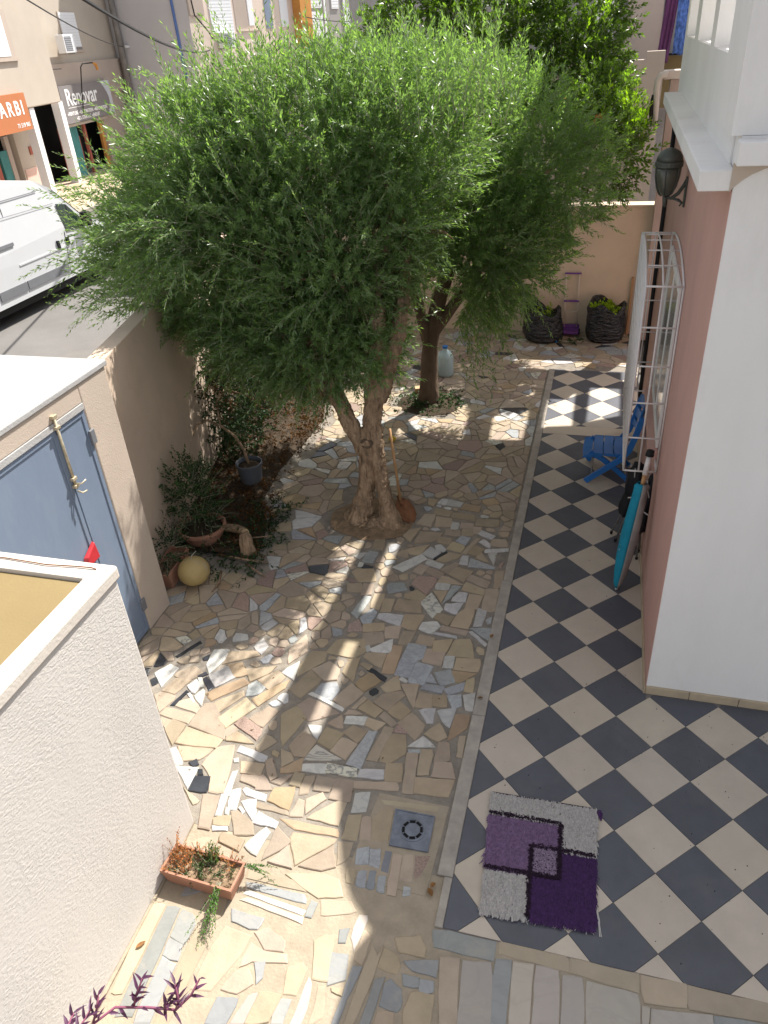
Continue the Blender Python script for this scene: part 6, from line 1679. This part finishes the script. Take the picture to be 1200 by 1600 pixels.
for z, M in (('g', M_rug_g), ('m', M_rug_m), ('l', M_rug_l), ('d', M_rug_d), ('k', M_rug_k)):
    ii = np.where(zn == z)[0]; n = len(ii)
    P = np.array([ruv(U[i], Vv[i]) for i in ii]); P = np.c_[P, .0125+gr_.random(n)*.003+(.007 if z == 'k' else 0)]
    ln = gr_.uniform(.024, .048, n)*(0.35 if z in 'kl' else 1); th = gr_.normal(-math.pi/2+.05, .24 if z not in 'lk' else 1.2, n)
    d = np.stack([np.cos(th)*ln, np.sin(th)*ln, np.zeros(n)], 1); s = np.stack([-np.sin(th), np.cos(th), np.zeros(n)], 1)*gr_.uniform(.002, .0036, n)[:, None]
    up = np.zeros((n, 3)); up[:, 2] = gr_.uniform(.006, .013, n)*(.8 if z == 'k' else 1)
    end = P+d*1.0+up*.55; mid = P+d*.45+up
    V = np.stack([P-s, P+s, mid+s, mid-s, end+s*.6, end-s*.6], 1).reshape(-1, 3)
    b = np.arange(n)*6
    F = np.concatenate([np.stack([b, b+1, b+2, b+3], 1), np.stack([b+3, b+2, b+4, b+5], 1)])
    c = np.repeat(gr_.uniform(.82, 1.16, (n, 1))*np.ones((1, 3)), 6, 0)
    o = link('pile', fast_mesh('pile', V, F, M, c), rug); o['kind'] = 'stuff'
# loose fringe and a purple tassel
fr = MB()
for k in range(46):
    u = .42+.58*k/45; x, y = ruv(u, 1.0); l = random.uniform(.015, .04)
    fr.tube([(x, y+.01, .012), (x+random.uniform(-.008, .008), y-l*.6, .014), (x+random.uniform(-.015, .015), y-l, .009)], .0022, 4)
x, y = ruv(1, .97)
for k in range(6): fr.tube([(x, y+.12, .014), (x+.015+random.uniform(0, .01), y+.03, .014), (x+.03+random.uniform(-.01, .01), y-.06, .008)], .0022, 4)
fr.build('fringe', M_rug_g, rug, tint=(1.1, 1.1, 1.1))
x, y = ruv(1.0, .03); tb = MB()
for k in range(5):
    a = k*1.3; tb.tube([(x, y, .014), (x+.02+.012*math.cos(a), y-.02+.02*math.sin(a), .03), (x+.03, y-.05+.01*math.cos(a), .012)], .005, 5)
tb.build('tassel', M_rug_d, rug, tint=(1.2, 1.2, 1.2))

# ------------------------------------------------------------------ small blue folding chair, facing away from the wall
ch = thing('folding_chair', 'small blue plastic folding chair with crossed legs, by the window grille', 'chair', (-.1, 3.4, .005))
sy0, sy1 = 3.30, 3.72
for k in range(4):      # slats run across the seat
    x0 = -.40+.105*k
    m = MB(); vs = []
    for i in range(9):
        t = i/8; y = sy0+(sy1-sy0)*t; z = .345-.018*math.sin(math.pi*t)-.02*(1 if k == 0 else 0)*abs(t-.5)
        dx = .012*math.sin(math.pi*t)
        zz = z-(.03 if k == 0 else 0)
        vs += [(x0-dx, y, zz), (x0+.092-dx*.4, y, z), (x0+.092-dx*.4, y, z-.022), (x0-dx, y, zz-.022)]
    fs = []
    for i in range(8):
        for q in range(4): fs.append([i*4+q, i*4+(q+1) % 4, (i+1)*4+(q+1) % 4, (i+1)*4+q])
    fs += [[0, 1, 2, 3], [35, 34, 33, 32]]
    m.add(vs, fs); m.build('seat_slat', M_blue, ch, bevel=.004)
def plank3(pts, w, t, name, M, parent):
    # flat bar in the xz plane, thickness t along y
    m = MB(); vs = []
    for i, p in enumerate(pts):
        a = Vector(pts[max(0, i-1)]); b = Vector(pts[min(len(pts)-1, i+1)]); tg = (b-a).normalized()
        n = Vector((-tg.z, 0, tg.x)).normalized()*w/2
        for yy in (-t/2, t/2):
            vs += [Vector(p)+n+Vector((0, yy, 0)), Vector(p)-n+Vector((0, yy, 0))]
    fs = []
    for i in range(len(pts)-1):
        b = i*4
        for q in ((0, 1, 5, 4), (1, 3, 7, 5), (3, 2, 6, 7), (2, 0, 4, 6)): fs.append([b+k for k in q])
    fs += [[0, 2, 3, 1], [len(pts)*4-4+k for k in (0, 1, 3, 2)]]
    m.add(vs, fs); return m.build(name, M, parent, bevel=.004)
for y in (3.27, 3.75):   # stile from front foot up into the back rest
    plank3([(-.36, y, .02), (-.2, y, .16), (-.02, y, .31), (.05, y, .42), (.10, y, .60), (.14, y, .80)], .062, .028, 'leg', M_blue, ch)
for y in (3.34, 3.68):
    plank3([(.09, y, .02), (-.06, y, .15), (-.2, y, .26), (-.34, y, .335)], .055, .026, 'leg', M_blue, ch)
for k, (x, z, h) in enumerate(((.118, .66, .10), (.14, .80, .10), (.098, .54, .07))):
    m = MB(); vs = []
    for i in range(9):
        t = i/8; y = 3.285+.45*t; dx = -.02+.045*math.sin(math.pi*t); a = .012 if k == 1 else 0
        top = z+h/2+(.05*math.sin(math.pi*t) if k == 1 else 0)
        vs += [(x+dx-.012, y, z-h/2), (x+dx+.008, y, z-h/2), (x+dx+.022, y, top), (x+dx+.002, y, top)]
    fs = []
    for i in range(8):
        for q in range(4): fs.append([i*4+q, i*4+(q+1) % 4, (i+1)*4+(q+1) % 4, (i+1)*4+q])
    fs += [[3, 2, 1, 0], [32, 33, 34, 35]]
    m.add(vs, fs); m.build('back_slat', M_blue, ch, bevel=.004)
for p, q in (((-.3, 3.28, .07), (-.3, 3.74, .07)), ((.05, 3.35, .06), (.05, 3.67, .06))):
    MB().tube([p, q], .010, 8).build('cross_rod', M_steel, ch, smooth=True)
# ------------------------------------------------------------------ parasol in its bag
um = thing('bagged_parasol', 'closed beach parasol in a teal and grey bag leaning on the pink wall', 'parasol', (-.02, 1.47, .01))
u0, u1 = Vector((-.015, 1.47, .02)), Vector((.115, 1.60, 1.31)); du = u1-u0
def halftube(sgn, name, M):
    m = MB(); vs = []; nn = 12; ts = [0, .04, .12, .25, .4, .5, .6, .72, .76, .78]; rs = [.014, .036, .05, .064, .07, .072, .066, .056, .058, .038]
    # side vector: x direction in the section
    ax = du.normalized(); a = Vector((1, 0, 0)); a = (a-ax*a.dot(ax)).normalized(); b = ax.cross(a)
    for t, r in zip(ts, rs):
        c = u0+du*t
        for k in range(nn+1):
            an = (-.15+ (k/nn))*math.pi + (0 if sgn < 0 else math.pi)
            an += math.pi*.66
            rr = r*(1+.07*math.sin(9*t+4*an)+random.uniform(-.03, .03))
            vs.append(c+a*math.cos(an)*rr*1.0+b*math.sin(an)*rr*1.05)
    m.add(vs, [[i*(nn+1)+k, i*(nn+1)+k+1, (i+1)*(nn+1)+k+1, (i+1)*(nn+1)+k] for i in range(len(ts)-1) for k in range(nn)])
    o = m.build(name, M, um, smooth=True); s_ = o.modifiers.new('thick', 'SOLIDIFY'); s_.thickness = .003
    return o
halftube(-1, 'bag_front', M_teal); halftube(1, 'bag_back', M_greycloth)
MB().tube([u0-du*.012, u0+du*.02], [.012, .016], 8).build('tip', M_print, um, smooth=True)
MB().tube([u0+du*.70, u0+du*.84], .017, 10).build('pole', M_wood, um, smooth=True)
MB().tube([u0+du*.84, u0+du*.965], .021, 10).build('pole_sleeve', M_ironwhite, um, smooth=True)
MB().tube([u0+du*.965, u0+du*1.0], [.034, .03], 12).build('end_cap', M_black, um, smooth=True)
mk = MB(); ax = du.normalized()
for k in range(7):      # small printed strokes down the bag
    c = u0+du*(.27+.03*k)+Vector((-.052-.006*math.sin(k), -.026, 0)); mk.tube([c, c+ax*(.012+.006*(k % 3))+Vector((-.002, -.004, 0))], .0022, 4)
mk.build('print_marks', M_print, um)
rp_ = MB()
for k in range(3): c = u0+du*(.735+.012*k); rp_.tube([c+Vector((.03*math.cos(t), .03*math.sin(t), .004*math.sin(2*t))) for t in [q*.7 for q in range(10)]], .004, 5)
rp_.tube([u0+du*.75, u0+du*.74+Vector((.05, -.03, .0)), u0+du*.70+Vector((.07, -.04, 0))], .005, 5)
rp_.build('drawstring', M_greycloth, um)
# ------------------------------------------------------------------ folded black camping chairs against the wall
def camp_chair(c, rot, label, h=.78):
    t = thing('folded_chair', label, 'folding chair', c, 'black camping chairs folded against the pink wall')
    X = Matrix.Translation(c) @ Matrix.Rotation(rot, 4, 'Z') @ Matrix.Rotation(R(7), 4, 'Y')
    for k, (x, y) in enumerate(((-.045, -.05), (.045, -.05), (-.045, .05), (.045, .05))):
        MB().tube([X @ Vector((x*1.3, y*1.3, .015)), X @ Vector((-x*.4, y*.6, h*.55)), X @ Vector((x, y, h))], .008, 7).build('leg', M_steel, t, smooth=True)
        MB().tube([X @ Vector((x*1.3, y*1.3, .0)), X @ Vector((x*1.28, y*1.28, .03))], .013, 8).build('foot', M_black, t, smooth=True)
    def bundle(z0, z1, r, nm, sd):
        rr = random.Random(sd); m = MB(); prof = []
        vs = []; nn = 18; nr = 8
        for i in range(nr+1):
            tt = i/nr; z = z0+(z1-z0)*tt; rad = r*(.55+.45*math.sin(math.pi*min(1, tt*1.05+.08))**.6)
            for k in range(nn):
                a = 2*math.pi*k/nn; q = rad*(1+.16*math.sin(5*a+sd)+.1*math.sin(9*a+2*tt*3))
                vs.append(X @ Vector((q*math.cos(a)*.85, q*math.sin(a), z)))
        m.add(vs, [[i*nn+k, i*nn+(k+1) % nn, (i+1)*nn+(k+1) % nn, (i+1)*nn+k] for i in range(nr) for k in range(nn)]+[list(range(nn))[::-1], [nr*nn+k for k in range(nn)]])
        m.build(nm, M_blackcloth, t, smooth=True)
    bundle(h*.33, h*.68, .078, 'seat_cloth', 1); bundle(h*.6, h*1.03, .085, 'back_cloth', 3)
    MB().tube([X @ Vector((.05, -.09, h*.62)), X @ Vector((.0, -.1, h*.65)), X @ Vector((-.06, -.09, h*.64))], .006, 6).build('strap', M_ironwhite, t)
camp_chair((.0, 2.27, .006), .3, 'folded black camping chair nearest the blue chair, steel legs showing')
camp_chair((.11, 2.02, .006), -.2, 'folded black camping chair half hidden behind the teal parasol bag', .83)
# ------------------------------------------------------------------ far end: sacks, trolley, plank
def sack(c, r, h, label, greens, lean=0.0, group='black bin bags of garden waste'):
    t = thing('bin_bag', label, 'bin bag', c, group); m = MB(); nn, nr = 40, 16; vs = []
    rr = random.Random(int(c[0]*100)); ph = [rr.uniform(0, 6) for _ in range(8)]
    pr = [(0, .80), (.06, .95), (.2, 1.02), (.4, 1.06), (.6, 1.02), (.78, .98), (.92, 1.0), (1.0, .98)]
    for i in range(nr+1):
        tt = i/nr
        for (a0, b0), (a1, b1) in zip(pr, pr[1:]):
            if a0 <= tt <= a1: rad = r*(b0+(b1-b0)*(tt-a0)/(a1-a0)); break
        for k in range(nn):
            a = 2*math.pi*k/nn
            w = 1+.03*math.sin(4*a+ph[0]+3*tt)+.02*math.sin(9*a+ph[1]-7*tt)+.018*math.sin(15*a+ph[2]+9*tt)
            zz = h*tt+(.05*math.sin(3*a+ph[3])+.07*max(0, math.sin(a-.9)))*tt**4
            vs.append((c[0]+rad*w*math.cos(a)+lean*tt, c[1]+rad*w*.8*math.sin(a), c[2]+zz))
    # folded-over lip turned inward
    for q, (fr_, dz) in enumerate(((.9, .01), (.8, -.05), (.75, -.14))):
        for k in range(nn):
            v = vs[nr*nn+k]; cx = c[0]+lean; vs.append((cx+(v[0]-cx)*fr_, c[1]+(v[1]-c[1])*fr_, v[2]+dz+.02*math.sin(7*k+q)))
    tot = nr+3
    m.add(vs, [[i*nn+k, i*nn+(k+1) % nn, (i+1)*nn+(k+1) % nn, (i+1)*nn+k] for i in range(tot) for k in range(nn)]+[list(range(nn))[::-1]])
    m.build('sack', M_bag, t, smooth=True)
    MB().lathe([(r*.8, h*.86), (r*.4, h*.95), (.01, h*.97)], (c[0]+lean, c[1], c[2]), 20, 1, .8).build('clippings', M_shrubleaf, t, tint=(.8, .8, .8))
    gg = np.random.default_rng(5)
    p = np.stack([c[0]+lean+gg.uniform(-r*.65, r*.5, greens), c[1]+gg.uniform(-r*.55, r*.3, greens), np.full(greens, c[2]+h*.92)], 1)
    q = foliage('', p, nrm(gg.normal(0, .6, p.shape)+np.array([-.1, -.2, .8])), gg.uniform(.08, .2, greens), gg.uniform(0, .4, greens), 12, .06, .028, (3.0, 2.6, .8), (4, 3.4, .9), 61)
    link('leaves', fast_mesh('leaves', q[0], q[1], M_citrusleaf, q[2]), t)
sack((-.27, 7.64, .009), .28, .52, 'full black bin bag of fresh green clippings right of the purple trolley', 40)
sack((-1.17, 7.55, .009), .29, .46, 'slumped black bin bag left of the purple trolley, under the leaves', 14, -.05)
ty = thing('trolley', 'folding luggage trolley with purple base and handle against the far wall', 'trolley', (-.78, 7.78, .009))
MB().tube([(-.885,7.86,.12),(-.90,7.90,.5),(-.905,7.915,.93)], .010, 8).build('tube', M_cream_pl, ty, smooth=True)
MB().tube([(-.70,7.86,.12),(-.71,7.90,.5),(-.71,7.915,.93)], .010, 8).build('tube', M_cream_pl, ty, smooth=True)
MB().box(-.93,7.905,.92,-.685,7.925,.945).build('handle', M_purple, ty, bevel=.006)
MB().box(-.92,7.885,.50,-.69,7.905,.53).build('clamp', M_purple, ty, bevel=.004)
MB().tube([(-.895,7.88,.36),(-.705,7.88,.36)], .008, 6).build('cross_bar', M_cream_pl, ty, smooth=True)
MB().box(-.94,7.70,.05,-.66,7.87,.09).build('base', M_purple, ty, bevel=.008)
MB().box(-.94,7.86,.09,-.66,7.88,.16).build('base_back', M_purple, ty, bevel=.008)
for x in (-.945, -.655):
    MB().lathe([(.03,-.012),(.045,-.01),(.045,.01),(.03,.012)], n=16, X=Matrix.Translation((x, 7.84, .055)) @ Matrix.Rotation(R(90), 4, 'Y')).build('wheel', M_black, ty)
pk = tag(MB().box(.05, 7.88, .01, .075, 7.945, .88).build('plank', M_wood, bevel=.003), 'narrow bare wooden board standing against the far wall', 'board')
tg = MB().tube([(-.98,7.45,.06),(-.85,7.42,.04),(-.7,7.44,.03),(-.55,7.5,.02)], [.008,.01,.008,.005], 6)
br = thing('cut_branch', 'leafy cut branch with a blue tie lying in front of the trolley', 'branch', (-.8, 7.44, .01)); tg.build('stem', M_twig, br)
p = np.array([[-.9+.05*k, 7.43, .05] for k in range(8)])
q = foliage('', p, nrm(g.normal(0, 1, p.shape)*np.array([1, .6, .4])), np.full(8, .12), np.full(8, .2), 12, .06, .02, (1, 1, 1), (1.4, 1.4, 1), 71)
link('leaves', fast_mesh('leaves', q[0], q[1], M_shrubleaf, q[2]), br)
MB().lathe([(.005,-.04),(.03,-.03),(.038,0),(.028,.035),(.005,.04)], (-.985,7.44,.05), 12).build('tie', mat('bright_blue_tie', (.03, .25, .65), .5, .1, 20), br, smooth=True)
# pale blue jug half seen between the trunks
jg = thing('water_jug', 'pale blue plastic jug standing between the two tree trunks', 'jug', (-2.5, 5.95, .01))
MB().lathe([(.10,0),(.115,.02),(.115,.26),(.09,.33),(.035,.37),(.035,.41),(.02,.412)], (-2.42,6.0,.01), 20).build('bottle', mat('pale_blue_plastic', (.45, .58, .62), .3, .06, 6), jg, smooth=True)
MB().lathe([(.038,.40),(.038,.43),(.002,.432)], (-2.42,6.0,.01), 14).build('cap', M_blue, jg)
bk_ = tag(MB().box(-2.72, 5.32, .008, -2.5, 5.43, .085, Matrix.Translation((-2.6,5.37,0)) @ Matrix.Rotation(.3, 4, 'Z') @ Matrix.Translation((2.6,-5.37,0))).build('brick', M_tile_c, tint=(.95,.75,.5), bevel=.004), 'yellowish brick lying by the foot of the second olive trunk', 'brick')

# ------------------------------------------------------------------ small fallen leaves and bits
def leaflet(x, y, z, L, w, a, M, label, curl=.012):
    L, w = L*.8, w*.8
    m = MB(); ca, sa = math.cos(a), math.sin(a); vs = []
    for t, ww in ((0, .12), (.25, .85), (.55, 1), (.85, .5), (1, .04)):
        for u in (-1, 0, 1):
            px, py = t*L, u*w*ww*.5; vs.append((x+px*ca-py*sa, y+px*sa+py*ca, z+.003+curl*(abs(u)*ww*.6+(t-.5)**2)))
    m.add(vs, [[i*3+k, i*3+k+1, (i+1)*3+k+1, (i+1)*3+k] for i in range(4) for k in range(2)])
    return tag(m.build('fallen_leaf', M, smooth=True, tint=(.75, .75, .7)), label, 'leaf', 'fallen leaves on the paving')
leaflet(-2.545, -2.26, .012, .075, .03, .9, M_dryleaf, 'pale brown fallen leaf at the foot of the stucco block')
leaflet(-1.0, -1.60, .006, .07, .04, 2.2, M_dryleaf, 'curled brown leaf at the corner of the drain surround', .03)
leaflet(-1.02, -1.55, .006, .05, .035, 1.0, M_dryleaf, 'small rust leaf beside the curled brown leaf near the drain', .03)
leaflet(-.99, .62, .017, .06, .03, 1.2, M_dryleaf, 'orange leaf on the concrete strip by the chequered tiles', .02)
leaflet(-.985, -.05, .017, .05, .025, .4, M_dryleaf, 'small brown leaf on the strip left of the rug', .02)
leaflet(-.56, -2.18, .006, .06, .025, 1.7, M_blackcloth, 'dark leaf lying on a white marble plank', .008) if False else None
lf = MB(); r3 = random.Random(33)
for k in range(260):
    y = r3.uniform(-1.3, 7.6); x = r3.uniform(-3.7, -1.02) if r3.random() < .8 else r3.uniform(-3.6, -2.2)
    if not in_court(x, y): continue
    a = r3.uniform(0, 6.28); L = r3.uniform(.015, .035); w = L*.24; z = .013
    d = Vector((math.cos(a), math.sin(a), 0)); s = Vector((-d.y, d.x, 0)); p = Vector((x, y, z))
    lf.add([p, p+d*L*.5+s*w*.5+Vector((0, 0, .004)), p+d*L, p+d*L*.5-s*w*.5+Vector((0, 0, .002))], [[0, 1, 2, 3]])
o = tag(lf.build('leaf_scatter', M_dryleaf, tint=(.5, .6, .7)), 'tiny dry olive leaves scattered over the crazy paving', 'leaf litter'); o['kind'] = 'stuff'
cr = MB()
for k in range(110):
    x = r3.uniform(-.88, 1.6); y = r3.uniform(-1.7, .2) if x > .2 else r3.uniform(-1.7, 4.2); s = r3.uniform(.0015, .005); z = .0065
    cr.add([(x-s, y-s, z), (x+s, y-s*.5, z), (x+s*.6, y+s, z), (x, y, z+s*1.3)], [[0, 1, 3], [1, 2, 3], [2, 0, 3]])
o = tag(cr.build('grit', M_black), 'specks of grit on the chequered tiles', 'grit'); o['kind'] = 'stuff'
